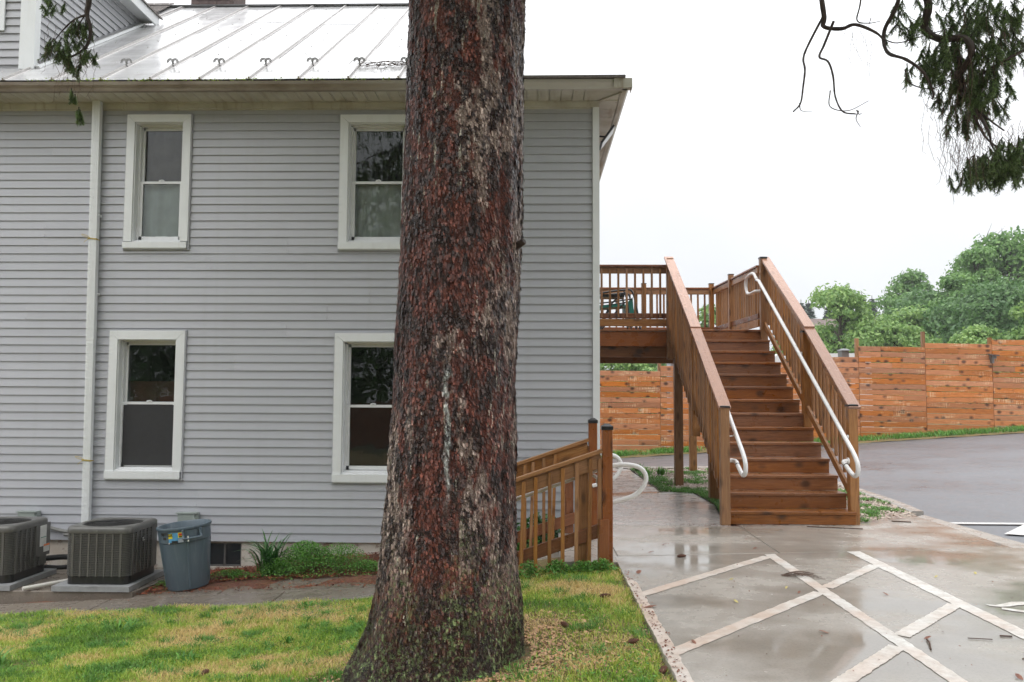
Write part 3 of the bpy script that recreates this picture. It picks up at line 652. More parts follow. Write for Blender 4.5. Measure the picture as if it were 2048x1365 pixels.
for i, (a, c) in enumerate(zip(ed[:-1], ed[1:])):
    for j in range(11):
        y = EY+.3+j*.42+.1*(i % 2); xm = (a+c)/2+.03*math.sin(j*3+i)
        b.box(xm-.007, xm+.007, y-.006, y+.006, rz(y)+.002, rz(y)+.009)
b.build('fastener_head', M['roof seam'], roof, kind='stuff')
# snow guards: perforated fan-shaped casting on a stem
def guard_mesh():
    b = MB()
    for s_ in (-1, 1):                       # two drooping lobes of pierced metal on one stem
        cxg = s_*.034
        for k in range(10):
            a0, a1 = math.radians(-25+230*k/10), math.radians(-25+230*(k+1)/10)
            for r_in, r_out in ((.018, .029), (.036, .048)) if k % 2 else ((.018, .048),):
                v = []
                for yy in (-.005, .005):
                    for a, r in ((a0, r_in), (a0, r_out), (a1, r_out), (a1, r_in)): v.append((cxg+r*math.cos(a), yy, .052+r*math.sin(a)))
                b.add(v, [[0, 1, 2, 3], [7, 6, 5, 4], [0, 4, 5, 1], [1, 5, 6, 2], [2, 6, 7, 3], [3, 7, 4, 0]])
    b.tube([(0, 0, -.01), (0, .0, .06)], .010, 8); b.tube([(0, .07, .03), (0, 0, .05)], .007, 6); b.box(-.02, .02, -.03, .07, -.012, -.002)
    return mesh_of('snow_guard', b.v, b.f, M['guard metal'])
gm_ = guard_mesh()
for s in [x for x in seams if -6.5 < x < -.6]: put('snow_guard', gm_, roof, T(s, 9.93, rz(9.93)+.03) @ Matrix.Scale(.90, 4))
# shingled part of the roof left of the metal
b = MB()
sh0 = []
for r_ in range(15):
    y0 = 12.55+r_*.125; xr = -6.36+(.0 if r_ < 3 else .0)-.012*r_; x = -8.3+(.15 if r_ % 2 else 0)
    while x < xr:
        x1 = min(x+.28, xr); b.add([(x+.004, y0, rz(y0)+.055), (x1-.004, y0, rz(y0)+.055), (x1-.004, y0+.14, rz(y0+.14)+.04), (x+.004, y0+.14, rz(y0+.14)+.04), (x+.004, y0, rz(y0)+.04), (x1-.004, y0, rz(y0)+.04)], [[0, 1, 2, 3], [4, 5, 1, 0]]); x = x1
b.build('roof_shingles', M['shingle'], roof, kind='stuff')
# gable end above the low roof, low roof at the right
MB().add([(RX1-.02, 9.8, 5.1), (RX1-.02, 18.6, 5.1), (RX1-.02, 14.2, 8.1)], [[0, 1, 2]]).build('gable_wall', M['siding'], house)
b = MB(); b.add([(RX1, 9.27, 5.190), (1.06, 9.27, 5.190), (1.06, 14.0, 5.21), (RX1, 14.0, 5.21), (RX1, 9.27, 5.212), (1.06, 9.27, 5.215), (1.06, 14.0, 5.235), (RX1, 14.0, 5.235)], [[3, 2, 1, 0], [4, 5, 6, 7], [0, 1, 5, 4], [1, 2, 6, 5], [2, 3, 7, 6], [3, 0, 4, 7]]); b.build('low_roof', M['shingle'], house)
# chimney behind the ridge
b = MB(); b.box(-6.35, -5.55, 14.6, 15.2, 8.0, 9.35); ch = b.build('chimney', M['brick'], house)
for r_ in range(9):
    for c_ in range(5):
        xx = -6.34+c_*.16+(.08 if r_ % 2 else 0)
        if xx+.145 > -5.55: continue
        MB().box(xx, xx+.145, 14.588, 14.605, 8.55+r_*.075, 8.55+r_*.075+.062).build('brick', M['brick'], ch)
# dormer: front wall, side wall, eave
DX, DY = -6.27, 9.87
dm = MB().box(-8.2, DX-.02, DY+.012, 12.6, 5.3, 8.6).build('dormer', M['siding'], house)
for k in range(30):
    z0 = rz(DY)+.06+EX*k
    b = MB(); b.add([(-8.2, DY-.012, z0), (-6.45, DY-.012, z0), (-6.45, DY+.008, z0+EX), (-8.2, DY+.008, z0+EX), (-8.2, DY+.012, z0), (-6.45, DY+.012, z0)], [[0, 1, 2, 3], [0, 4, 5, 1]]); 
    if z0 < 8.4: b.build('siding_board', M['siding'], dm)
    ye = EY+(z0-.08-EZ)/SL
    if z0 < 7.42 and ye > DY+.1:
        b = MB(); b.add([(DX+.012, DY+.06, z0), (DX+.012, ye, z0), (DX-.008, ye+.12, z0+EX), (DX-.008, DY+.06, z0+EX), (DX-.015, DY+.06, z0), (DX-.015, ye, z0)], [[0, 1, 2, 3], [0, 4, 5, 1]]); b.build('siding_board', M['siding'], dm)
MB().box(-6.44, DX+.022, DY-.025, DY-.001, rz(DY)+.0, 8.6).box(DX, DX+.022, DY-.001, DY+.09, rz(DY)+.04, 7.55).build('corner_board', M['trim'], dm)
MB().box(-8.2, -6.64, DY-.035, DY-.012, 6.05, 6.15).box(-6.74, -6.64, DY-.035, DY-.012, 6.15, 8.4).build('dormer_casing', M['trim'], dm)
MB().box(-8.2, -6.75, DY-.014, DY-.006, 6.16, 8.4).build('dormer_pane', M['tinted'], dm)
ex = -6.06
MB().box(DX-.1, ex-.012, 9.6, 12.66, 7.44, 7.452).build('dormer_soffit', M['trim'], dm)
MB().box(ex-.012, ex+.012, 9.55, 12.72, 7.40, 7.56).build('dormer_fascia', M['trim'], dm)
b = MB(); b.add([(ex+.04, 9.5, 7.555), (ex+.04, 12.8, 7.555), (-8.2, 12.8, 8.75), (-8.2, 9.5, 8.75), (ex+.04, 9.5, 7.58), (ex+.04, 12.8, 7.58), (-8.2, 12.8, 8.78), (-8.2, 9.5, 8.78)], [[3, 2, 1, 0], [4, 5, 6, 7], [0, 1, 5, 4], [1, 2, 6, 5], [2, 3, 7, 6], [3, 0, 4, 7]]); b.build('dormer_roof', M['shingle'], dm)
b = MB(); y1_ = 12.55; b.prism([(-.03, 0), (.03, 0), (.02, .03), (-.02, .03)], (DX+.05, DY+.02, rz(DY+.02)+.012), (DX+.05, y1_, rz(y1_)+.012)); b.build('roof_flashing', M['trim'], dm)
# foundation and basement window
b = MB(); grid_wall(b, -8.2, .76, -1.0, -.23, 9.845, 10.0, [BAS])
for v_i, v in enumerate(b.v):
    b.v[v_i] = (v[0], v[1], v[2])
b.build('foundation', M['foundation'], house)
bw = MB().box(BAS[0], BAS[1], 9.86, 9.9, BAS[2], BAS[2]+.02).box(BAS[0], BAS[1], 9.86, 9.9, BAS[3]-.012, BAS[3]).box(BAS[0], BAS[0]+.015, 9.86, 9.9, BAS[2], BAS[3]).box(BAS[1]-.015, BAS[1], 9.86, 9.9, BAS[2], BAS[3]).box(-3.685, -3.665, 9.855, 9.9, BAS[2], BAS[3]).build('basement_window', M['guard metal'], house)
for a, c in ((BAS[0]+.015, -3.685), (-3.665, BAS[1]-.015)): MB().box(a, c, 9.88, 9.888, BAS[2]+.02, BAS[3]-.012).build('pane', M['tinted'], bw)
# windows
def window(o, i, dv, kind):
    x0, x1, z0, z1 = o; a, c, d, e = i; yf = 9.766; yr = 9.915
    # jambs of the opening
    b = MB(); b.box(a+.001, a+.012, yf+.02, yr+.05, d, e).box(c-.012, c-.001, yf+.02, yr+.05, d, e).box(a+.012, c-.012, yf+.02, yr+.05, e-.010, e-.001).box(a+.012, c-.012, yf+.02, yr+.05, d-.008, d-.001)
    w = b.build('window', M['trim'], house)
    # J-channel
    b = MB(); j = .014
    b.box(x0-j, x0, yf+.010, 9.812, z0-j, z1+j).box(x1, x1+j, yf+.010, 9.812, z0-j, z1+j).box(x0, x1, yf+.010, 9.812, z1, z1+j).box(x0, x1, yf+.010, 9.812, z0-j, z0)
    b.build('channel_trim', M['siding'], w)
    # casing boards with mitred top corners
    def cas(pts):
        v = [(x, yf, z) for x, z in pts]+[(x, 9.81, z) for x, z in pts]; n = len(pts)
        MB().add(v, [list(range(n))[::-1], list(range(n, 2*n))]+[[i_, (i_+1) % n, n+(i_+1) % n, n+i_] for i_ in range(n)]).build('casing', M['trim'], w)
    g = .0012
    cas([(x0, z1), (x1, z1), (c-g, e+g), (a+g, e+g)]); cas([(x0, z0+.09), (x0, z1-g*2), (a-g, e), (a-g, z0+.09)]); cas([(c+g, z0+.09), (c+g, e), (x1, z1-g*2), (x1, z0+.09)])
    MB().box(x0-.004, x1-.01, yf-.012, 9.81, z0+.008, d).box(x0+.01, x1-.02, yf-.006, 9.81, z0, z0+.008).build('sill', M['trim'], w)
    # stepped sill inside
    MB().box(a, c, yf+.03, yr+.03, d, d+.022).box(a, c, yf+.075, yr+.03, d+.022, d+.040).build('inner_sill', M['sash'], w)
    fa, fc = a+.013, c-.013
    MB().box(fa, fa+.022, yr-.045, yr+.05, d+.03, e).box(fc-.022, fc, yr-.045, yr+.05, d+.03, e).box(fa, fc, yr-.045, yr+.05, e-.024, e).build('frame', M['sash'], w)
    s0, s1 = fa+.022, fc-.022
    # upper sash (behind), lower sash (in front)
    st = .034
    b = MB(); yu = yr+.02
    b.box(s0, s0+st*.8, yu-.01, yu+.02, dv, e-.024).box(s1-st*.8, s1, yu-.01, yu+.02, dv, e-.024).box(s0, s1, yu-.01, yu+.02, e-.024-st, e-.024).box(s0, s1, yu-.01, yu+.02, dv-.012, dv+.018); b.build('sash', M['sash'], w)
    yl = yr-.018; lz = d+.045
    b = MB(); b.box(s0, s0+st, yl-.012, yl+.018, lz, dv-.012).box(s1-st, s1, yl-.012, yl+.018, lz, dv-.012).box(s0, s1, yl-.014, yl+.018, dv-.014, dv+.016).box(s0, s1, yl-.012, yl+.018, lz, lz+.045); b.build('sash', M['sash'], w)
    MB().box(s0+st*.8, s1-st*.8, yu+.002, yu+.007, dv+.018, e-.024-st).build('pane', M['glass'], w)
    MB().box(s0+st, s1-st, yl, yl+.005, lz+.045, dv-.014).build('pane', M['glass'], w)
    xm = (s0+s1)/2
    b = MB(); b.box(xm-.035, xm+.035, yl-.02, yl+.01, dv+.016, dv+.023).tube([(xm-.03, yl-.015, dv+.028), (xm+.01, yl-.015, dv+.034), (xm+.03, yl-.01, dv+.026)], .006, 6); b.build('sash_lock', M['sash'], w)
    return w, (s0, s1, d, e, dv, yl, yu)
def curtain(x0, x1, z0, z1, y, mat, par, seed=0, amp=.018, freq=34):
    xs_ = np.linspace(x0, x1, 60); zs_ = np.linspace(z0, z1, 8); v = []; f = []
    for z in zs_:
        for x in xs_: v.append((x, y+amp*math.sin(x*freq+seed+.6*math.sin(x*11+z*.7))*(.7+.3*math.sin(x*5+seed)), z))
    m_ = len(xs_)
    for a in range(len(zs_)-1):
        for c in range(m_-1): f.append([a*m_+c, a*m_+c+1, a*m_+m_+c+1, a*m_+m_+c])
    b = MB(); b.add(v, f); return b.build('curtain', mat, par, smooth=True)
for n_, (o, i, dv, kd) in enumerate(WIN):
    w, (s0, s1, d, e, dv, yl, yu) = window(o, i, dv, kd)
    # the room behind each window
    a, c = i[0]-.25, i[1]+.25
    b = MB(); b.add([(a, 9.96, d-.3), (c, 9.96, d-.3), (c, 9.96, e+.2), (a, 9.96, e+.2), (a, 11.2, d-.3), (c, 11.2, d-.3), (c, 11.2, e+.2), (a, 11.2, e+.2)], [[4, 5, 6, 7], [0, 4, 7, 3], [1, 2, 6, 5], [0, 1, 5, 4], [3, 7, 6, 2]]); b.build('room', M['interior'], w)
    if kd == 'upper':
        curtain(s0, s1, d, dv+.02, 9.99, M['curtain'], w, n_, .022); curtain(s0, s1, dv+.02, e, 10.0, M['dim curtain'] if n_ == 0 else M['screen'], w, n_+2)
        MB().box(s0, s1, yu-.014, yu-.011, dv+.03, e-.03).build('top_rail_shade', M['screen'], w) if 0 else None
    else:
        if n_ == 2:
            MB().box(s0-.05, s1+.05, 10.04, 10.05, d, dv+.27).build('reflection_panel', M['fence reflection'], w); MB().box(s0+.01, s1-.01, yl-.022, yl-.020, d+.06, dv-.02).build('insect_screen', M['screen'], w)  # panel added behind the glass, coloured as the fence's reflection
        else: pass
# downspout with strap, elbow and tied string
ds = MB()
top, bot = Vector((-5.352, 9.725, 5.09)), Vector((-5.292, 9.725, -.56))
ds.prism([(-.046, -.036), (.046, -.036), (.05, -.03), (.05, .03), (.046, .036), (-.046, .036), (-.05, .03), (-.05, -.03)], top, top.lerp(bot, .52), up=(0, 1, 0))
ds.prism([(-.042, -.033), (.042, -.033), (.046, -.027), (.046, .027), (.042, .033), (-.042, .033), (-.046, .027), (-.046, -.027)], top.lerp(bot, .518), bot, up=(0, 1, 0))
for sx_ in (-.022, 0, .022):
    ds.prism([(-.004, -.003), (.004, -.003), (.004, .003), (-.004, .003)], top.lerp(bot, .01)+Vector((sx_, -.037, 0)), top.lerp(bot, .515)+Vector((sx_, -.037, 0)), up=(0, 1, 0))
    ds.prism([(-.004, -.003), (.004, -.003), (.004, .003), (-.004, .003)], top.lerp(bot, .525)+Vector((sx_, -.034, 0)), bot+Vector((sx_, -.034, 0)), up=(0, 1, 0))
dso = ds.build('downspout', M['trim'], house)
for t_ in (.42, .25):
    p = top.lerp(bot, t_); MB().box(p.x-.075, p.x+.06, 9.78, 9.786, p.z-.015, p.z+.015).tube([(p.x+.057, 9.74, p.z), (p.x+.057, 9.72, p.z)], .010, 8).build('strap', M['trim'], dso)
for t_, kk in ((.302, 0), (.773, 1)):
    p = top.lerp(bot, t_); b = MB()
    for q in range(2): b.tube([(p.x-.054, 9.686, p.z+.008*q), (p.x+.054, 9.686, p.z-.012+.01*q), (p.x+.054, 9.76, p.z-.01)], .004, 5)
    b.tube(bez([(p.x-.03, 9.68, p.z), (p.x-.10, 9.66, p.z+.03), (p.x-.11, 9.66, p.z+.05), (p.x-.05, 9.67, p.z+.03), (p.x-.02, 9.68, p.z)], 4), .003, 5)
    b.tube(bez([(p.x-.03, 9.68, p.z), (p.x-.07, 9.67, p.z-.03), (p.x-.09, 9.67, p.z-.05)], 4), .003, 5); b.build('tied_string', M['string'], dso)
# disconnect boxes and pipe runs on the wall behind the units
for x in (-6.01, -4.09):
    b = MB(); b.box(x-.10, x+.10, 9.70, 9.79, .0, .10).box(x-.12, x+.12, 9.69, 9.79, .10, .112).box(x+.085, x+.125, 9.72, 9.79, -.01, .11).tube([(x+.1, 9.74, .04), (x+.1, 9.68, .04)], .018, 10)
    bx = b.build('switch_box', M['box green'], house)
b = MB()
b.tube(bez([(-5.95, 9.76, -.02), (-5.6, 9.75, -.12), (-5.35, 9.75, -.13), (-4.9, 9.74, -.14)], 6), .022, 8)
b.tube(bez([(-5.55, 9.72, -.16), (-5.28, 9.70, -.18), (-5.18, 9.68, -.35), (-5.25, 9.60, -.50)], 6), .018, 8); b.build('cable', M['cable grey'], house)
b = MB(); b.tube(bez([(-5.9, 9.6, -.44), (-5.5, 9.62, -.40), (-5.2, 9.62, -.42), (-4.9, 9.55, -.40)], 6), .032, 8).tube(bez([(-5.9, 9.55, -.48), (-5.45, 9.52, -.50), (-5.15, 9.55, -.44), (-4.9, 9.5, -.43)], 6), .026, 8); b.build('refrigerant_line', M['foam'], house)
# flood light high on the side wall
fl = thing('flood_light', 'slim black flood light with a white lens under the eave beyond the house corner', 'light', (.82, 10.3, 4.72))
b = MB(); b.prism([(-.16, -.012), (.16, -.012), (.16, .012), (-.16, .012)], (.845, 10.2, 4.66), (1.0, 10.2, 4.88), up=(1, 0, -.7)); b.build('housing', M['black metal'], fl)
b = MB(); b.prism([(-.14, -.004), (.14, -.004), (.14, .004), (-.14, .004)], (.862, 10.2, 4.665), (1.01, 10.2, 4.865), up=(1, 0, -.7)); b.build('lens', M['sash'], fl)
MB().tube([(.79, 10.2, 4.79), (.93, 10.2, 4.78)], .012, 8).box(.79, .81, 10.13, 10.27, 4.72, 4.85).build('bracket', M['black metal'], fl)
# ------------------------------------------------------------------ stair and deck
ANG = .0146; SX, SY = 3.758, 9.71; RISE, RUN, SW = .1842, .2667, 1.456
eu, ev = Vector((math.cos(ANG), math.sin(ANG), 0)), Vector((-math.sin(ANG), math.cos(ANG), 0))
def S(u, v, z): return Vector((SX, SY, 0))+eu*u+ev*v+Vector((0, 0, z))   # u=0 right end of the first nosing, -SW left end
DW, TW, CW, PW = M['deck wood'], M['stained tread wood'], M['cap wood'], M['post wood']
stair = thing('staircase', 'long straight wooden outdoor stair with closed risers and white handrails climbing to the deck', 'stairs', S(-.73, 0, .03))
for i in range(13):
    z = RISE*(i+1); v = RUN*i
    beam('tread', S(-SW, v+.145, z-.018), S(0, v+.145, z-.018), .30, .036, TW, stair)
for i in range(14):
    z1 = RISE*(i+1)-.037; z0 = RISE*i+.002 if i else .034; v = RUN*i+.028
    beam('riser', S(-SW+.004, v, (z0+z1)/2), S(-.004, v, (z0+z1)/2), .024, z1-z0, TW, stair)
beam('cleat', S(-SW-.01, .01, .075), S(-SW-.01, .01, .18), .012, .03, DW, stair)
zn = lambda v: RISE+(RISE/RUN)*v                     # nosing line height
# stringers: left one outside the treads, right one and middle one hidden below
beam('stringer', S(-SW-.05, 1.60, zn(1.60)-.02), S(-SW-.05, 3.50, zn(3.50)-.02), .038, .225, DW, stair); beam('stringer', S(-SW-.05, .05, zn(.05)+.15), S(-SW-.05, 1.60, zn(1.60)+.15), .038, .20, DW, stair)
for u in (-1.30, -.75, -.20): beam('stringer', S(u, .22, zn(.22)-.34), S(u, 3.42, zn(3.42)-.34), .038, .20, DW, stair)
# newels
def newel(u, v, z0, z1, par, wd=.105, cap=True, wood_=None):
    p = beam('newel_post', S(u, v, z0), S(u, v, z1), wd, wd, wood_ or DW, par, up=(0, 1, 0))
    if cap:
        q = S(u, v, z1); c = wd/2+.006
        b = MB(); b.box(q.x-c, q.x+c, q.y-c, q.y+c, z1-.012, z1+.012).add([(q.x-c, q.y-c, z1+.012), (q.x+c, q.y-c, z1+.012), (q.x+c, q.y+c, z1+.012), (q.x-c, q.y+c, z1+.012), (q.x, q.y, z1+.024)], [[0, 1, 4], [1, 2, 4], [2, 3, 4], [3, 0, 4]])
        b.build('post_cap', M['black plastic'], p)
    return p
UL, UR = -SW-.085, .005
newel(UL+.02, .0, .0, 1.392, stair); newel(UR+.005, .11, .0, 1.415, stair)
VM, VT = 1.62, 3.47
newel(UL+.03, VM, .97, 2.405, stair); newel(UR+.0, VM, 1.0, 2.405, stair)
newel(UL+.03, VT, 2.1, 3.72, stair, cap=False); newel(UR-.02, VT, 2.3, 3.735, stair, cap=True)
# sloping rails on each side
SLP = Vector((0, 0, 0))
for side, u in ((-1, UL+.02), (1, UR+.02)):
    for v0, v1, za, zb in ((.0 if side < 0 else .10, VM-.04, 1.375, 2.475), (VM-.06, VT+.04, 2.445, 3.745)):
        if side > 0: za, zb = za+.01, zb
        a, b_ = S(u, v0-.05, za), S(u, v1, zb)
        n_up = (b_-a).cross(eu).normalized(); n_up = -n_up if n_up.z < 0 else n_up
        beam('top_rail', a, b_, .145, .034, CW, stair, up=n_up)
        d_ = Vector((0, 0, -.085))
        beam('side_rail', a+d_+ev*.06, b_+d_, .036, .10, DW, stair, up=n_up)
        bot = .235 if side > 0 else .04
        va, vb = v0+.07, v1-.03
        if side > 0:
            beam('bottom_rail', S(u-.03, va, zn(va)+.10), S(u-.03, vb, zn(vb)+.10), .036, .088, DW, stair, up=n_up)
        nb = int((vb-va)/.128)
        for k_ in range(nb+1):
            v = va+.05+(vb-va-.08)*k_/nb
            zt = za+(zb-za)*(v-v0+.05)/(v1-v0+.05)-.055
            zb_ = zn(v)+.08 if side > 0 else zn(v)+(.09 if v0 < 1 else -.10)-.02*random.random()
            uu = u+.035 if side > 0 else u-.012
            beam('baluster', S(uu, v, zb_), S(uu, v, zt), .036, .036, DW, stair, up=(0, 1, 0))
# white handrails with looped returns
def handrail(u, up_side, vt):
    a = lambda v: zn(v)+.885
    s_ = 1 if up_side > 0 else -1
    pts = [S(u+s_*.07, .075, .765), S(u+s_*.03, .06, .765), S(u, .02, .755), S(u, -.06, .715), S(u, -.20, .65), S(u, -.30, .628), S(u, -.375, .67), S(u, -.385, .75), S(u, -.34, .82), S(u, -.24, .905)]
    lo = bez(pts, 6)
    up_ = [S(u, -.15, .965), S(u, .3, a(.3)-.0), S(u, 1.7, a(1.7)), S(u, 3.3, a(3.3)-.01), S(u, 3.42, a(3.42)-.06)]
    pts2 = bez([S(u, 3.42, a(3.42)-.05), S(u, 3.6, 3.50), S(u, 3.85, 3.51), S(u, 4.02, 3.47), S(u, 4.06, 3.36), S(u, 4.0, 3.25), S(u, 3.85, 3.20), S(u, 3.55, 3.20), S(u+s_*.02, 3.49, 3.20), S(u+s_*.08, 3.46, 3.20)], 5)
    b = MB(); b.tube(lo+up_+pts2, .0255, 12); h = b.build('handrail', M['pipe'], stair, smooth=True)
    b = MB(); q = S(u, -.045, .724); d = (S(u, -.06, .715)-S(u, .02, .755)).normalized(); b.tube([q-d*.006, q+d*.006], .0275, 12); b.build('joint_ring', M['black plastic'], h)
    for v, z in ((.075, .765),):
        q = S(u+s_*.065, v, z); b = MB(); b.tube([q, q+eu*s_*.012], .042, 16); b.build('flange', M['pipe'], h)
    for v in (.07, 1.6):
        c_ = S(u, v, a(v)-.01); b = MB(); b.tube(bez([c_, c_-Vector((0, 0, .05))+eu*s_*.015, c_-Vector((0, 0, .06))+eu*s_*.07], 4), .008, 8).tube([c_-Vector((0, 0, .06))+eu*s_*.065, c_-Vector((0, 0, .06))+eu*s_*.075], .026, 12); b.build('bracket', M['pipe'], h)
    q = S(u+s_*.07, 3.46, 3.20); b = MB(); b.tube([q, q+eu*s_*.012], .04, 14); b.build('flange', M['pipe'], h)
handrail(-SW+.075, -1, 3.5); handrail(-.13, 1, 3.5)

deck = thing('deck', 'raised brown wooden deck on tall posts beside the house at the head of the stair', 'deck', (2.3, 14.6, 0))
DZ = RISE*14; V0, V1 = 3.49, 6.42; UD0 = -2.93; UD1 = .0
x0 = .84
def DP(x, v, z): q = S(0, v, z); return Vector((x, q.y, z))
XR = 3.66
# boards run left-right
v = V0-.03; j = 0
while v < V1: beam('deck_board', DP(x0, v+.07, DZ-.016), DP(XR, v+.07, DZ-.016), .135, .032, TW, deck); v += .1405
for vv, hh, zz in ((V0+.02, .235, DZ-.155),): beam('rim_board', DP(x0, vv, zz), DP(2.26, vv, zz), .04, hh, M['post wood'], deck)
beam('rim_board', DP(2.33, V0+.045, DZ-.15), DP(XR, V0+.045, DZ-.15), .036, .22, TW, deck)
beam('beam', DP(x0, V0+.16, DZ-.355), DP(2.40, V0+.16, DZ-.355), .09, .17, TW, deck)
beam('beam', DP(x0, V1-.12, DZ-.355), DP(XR, V1-.12, DZ-.355), .09, .17, TW, deck)
for x in np.arange(x0+.2, XR, .405): beam('joist', DP(x, V0+.07, DZ-.145), DP(x, V1-.02, DZ-.145), .038, .22, TW, deck)
beam('rim_board', DP(x0, V1, DZ-.145), DP(XR, V1, DZ-.145), .04, .235, TW, deck); beam('rim_board', DP(XR, V0+.1, DZ-.145), DP(XR, V1, DZ-.145), .04, .235, TW, deck)
for x, y in ((2.43, 13.80), (3.16, 16.35), (1.1, 16.35)):
    beam('support_post', (x, y, -.05), (x, y, DZ-.27), .135, .135, DW, deck, up=(0, 1, 0))
beam('support_post', (2.60, 11.93, -.05), (2.60, 11.93, 1.15), .135, .135, DW, deck, up=(0, 1, 0))
for z in (2.36, 2.455): MB().tube([DP(2.17, V0-.012, z), DP(2.17, V0+.01, z)], .02, 10).build('bolt_head', M['guard metal'], deck)
def railing(p, q, par, posts=(), n_=None, cap=True, face=1, kick=True, ptop=.10):
    p, q = Vector(p), Vector(q); d = (q-p); L = d.length; d.normalize(); sd_ = Vector((-d.y, d.x, 0))*face
    beam('top_rail', p+Vector((0, 0, 1.035)), q+Vector((0, 0, 1.035)), .12, .03, PW, par)
    beam('side_rail', p+Vector((0, 0, .965))+sd_*.02, q+Vector((0, 0, .965))+sd_*.02, .036, .10, DW, par)
    beam('bottom_rail', p+Vector((0, 0, .225))+sd_*.02, q+Vector((0, 0, .225))+sd_*.02, .036, .085, PW, par)
    if kick: beam('kick_board', p+Vector((0, 0, .115))+sd_*.02, q+Vector((0, 0, .115))+sd_*.02, .036, .12, DW, par)
    k_ = int(L/.128)
    for i in range(1, k_):
        c = p+d*(L*i/k_)-sd_*.016
        beam('baluster', c+Vector((0, 0, .20)), c+Vector((0, 0, .99)), .034, .034, DW, par, up=(0, 1, 0))
    for t in posts:
        c = p+d*(L*t)+sd_*.03; beam('rail_post', c+Vector((0, 0, -.05)), c+Vector((0, 0, 1.02+ptop)), .09, .09, DW, par, up=(0, 1, 0))
        cc = c+Vector((0, 0, 1.02+ptop)); MB().box(cc.x-.05, cc.x+.05, cc.y-.05, cc.y+.05, cc.z, cc.z+.012).build('post_cap', M['black plastic'], par)
railing(DP(x0, V0+.05, DZ), DP(2.19, V0+.05, DZ), deck, face=1)
railing(DP(x0, V1-.05, DZ), DP(3.50, V1-.05, DZ), deck, posts=(.50, .995), face=-1, kick=False)
railing(DP(3.55, V1-.05, DZ), DP(3.66, V0+.05, DZ), deck, posts=(.45,), face=-1)
# folding lounge frame on the deck
ch = thing('folding_lounger', 'black tube lounge seat with green cloth seen behind the deck balusters', 'chair', (1.55, 14.7, DZ))
bt = lambda pts, r=.014: MB().tube(bez(pts, 5), r, 8)
for yy in (14.45, 14.95):
    b = bt([(1.12, yy, 3.30), (1.35, yy, 3.345), (1.60, yy, 3.375), (1.74, yy, 3.36), (1.82, yy, 3.1), (1.90, yy, 2.62)], .017); b.tube([(1.60, yy, 3.37), (1.66, yy, 3.2), (1.74, yy, 2.62)], .013, 8).tube([(1.10, yy, 3.13), (1.45, yy, 3.17), (1.75, yy, 3.22)], .013, 8)
    b.tube([(1.15, yy, 2.6), (1.40, yy, 3.15), (1.55, yy, 3.30)], .013, 8).tube([(1.62, yy, 3.16), (1.15, yy, 2.6)], .013, 8); b.build('frame', M['black metal'], ch)
b = MB(); b.add([(1.10, 14.47, 3.10), (1.62, 14.47, 3.13), (1.62, 14.93, 3.13), (1.10, 14.93, 3.10), (1.10, 14.47, 3.05), (1.62, 14.47, 3.09), (1.62, 14.93, 3.09), (1.10, 14.93, 3.05)], [[3, 2, 1, 0][::-1], [4, 5, 6, 7][::-1], [0, 1, 5, 4], [1, 2, 6, 5], [2, 3, 7, 6], [3, 0, 4, 7]]); b.build('seat', M['teal cloth'], ch)
b = MB(); b.add([(1.62, 14.47, 3.10), (1.72, 14.47, 2.75), (1.80, 14.47, 2.75), (1.76, 14.47, 3.25), (1.62, 14.93, 3.10), (1.72, 14.93, 2.75), (1.80, 14.93, 2.75), (1.76, 14.93, 3.25)], [[3, 2, 1, 0], [4, 5, 6, 7], [0, 1, 5, 4], [1, 2, 6, 5], [2, 3, 7, 6], [3, 0, 4, 7]]); b.build('backrest', M['teal cloth'], ch)
MB().box(1.2, 1.62, 14.5, 14.9, 3.26, 3.31).build('armrest', M['black plastic'], ch)

# ------------------------------------------------------------------ railings of the steps
def step_rail(label, Y, xp, zt, zcap, xs_, mid, far_, zb=-.1, hr=None):
    r = thing('step_railing', label, 'railing', (xp, Y, 0))
    p = beam('newel_post', (xp, Y, -.15), (xp, Y, zt), .092, .092, PW, r, up=(0, 1, 0))
    b = MB(); c = .052; b.box(xp-c, xp+c, Y-c, Y+c, zt-.02, zt+.012).add([(xp-c, Y-c, zt+.012), (xp+c, Y-c, zt+.012), (xp+c, Y+c, zt+.012), (xp-c, Y+c, zt+.012), (xp-.02, Y-.02, zt+.034), (xp+.02, Y-.02, zt+.034), (xp+.02, Y+.02, zt+.034), (xp-.02, Y+.02, zt+.034)], [[0, 1, 5, 4], [1, 2, 6, 5], [2, 3, 7, 6], [3, 0, 4, 7], [4, 5, 6, 7]]); b.build('post_cap', M['black plastic'], p)
    sl = .345; zl = lambda x, z0: z0-(xp-x)*sl
    xl = -.62
    a, b_ = (xl, Y-.01, zl(xl, zcap)), (xp-.045, Y-.01, zl(xp-.045, zcap))
    beam('top_rail', a, b_, .10, .034, DW, r); beam('side_rail', (xl, Y, zl(xl, zcap-.085)), (xp-.045, Y, zl(xp-.045, zcap-.085)), .036, .125, DW, r)
    beam('bottom_rail', (xl, Y, zl(xl, .345)-far_), (xp-.045, Y, zl(xp-.045, .345)-far_), .036, .115, PW, r)
    for x in xs_:
        t_ = random.uniform(-.012, .012)
        beam('baluster', (x+t_, Y-.035, zl(x, .345)-far_-.30), (x-t_*.5+.012, Y-.035, zl(x, zcap-.03)), .034, .034, DW, r, up=(0, 1, 0))
    for x in mid: beam('rail_post', (x, Y+.065, -.28), (x, Y+.065, zl(x, zcap-.03)), .092, .092, DW if far_ == 0 else PW, r, up=(0, 1, 0))
    beam('rail_post', (xl-.02, Y, -.5), (xl-.02, Y, zl(xl, zcap+.05)), .092, .092, PW, r, up=(0, 1, 0))
    return r, zl
xn = .668
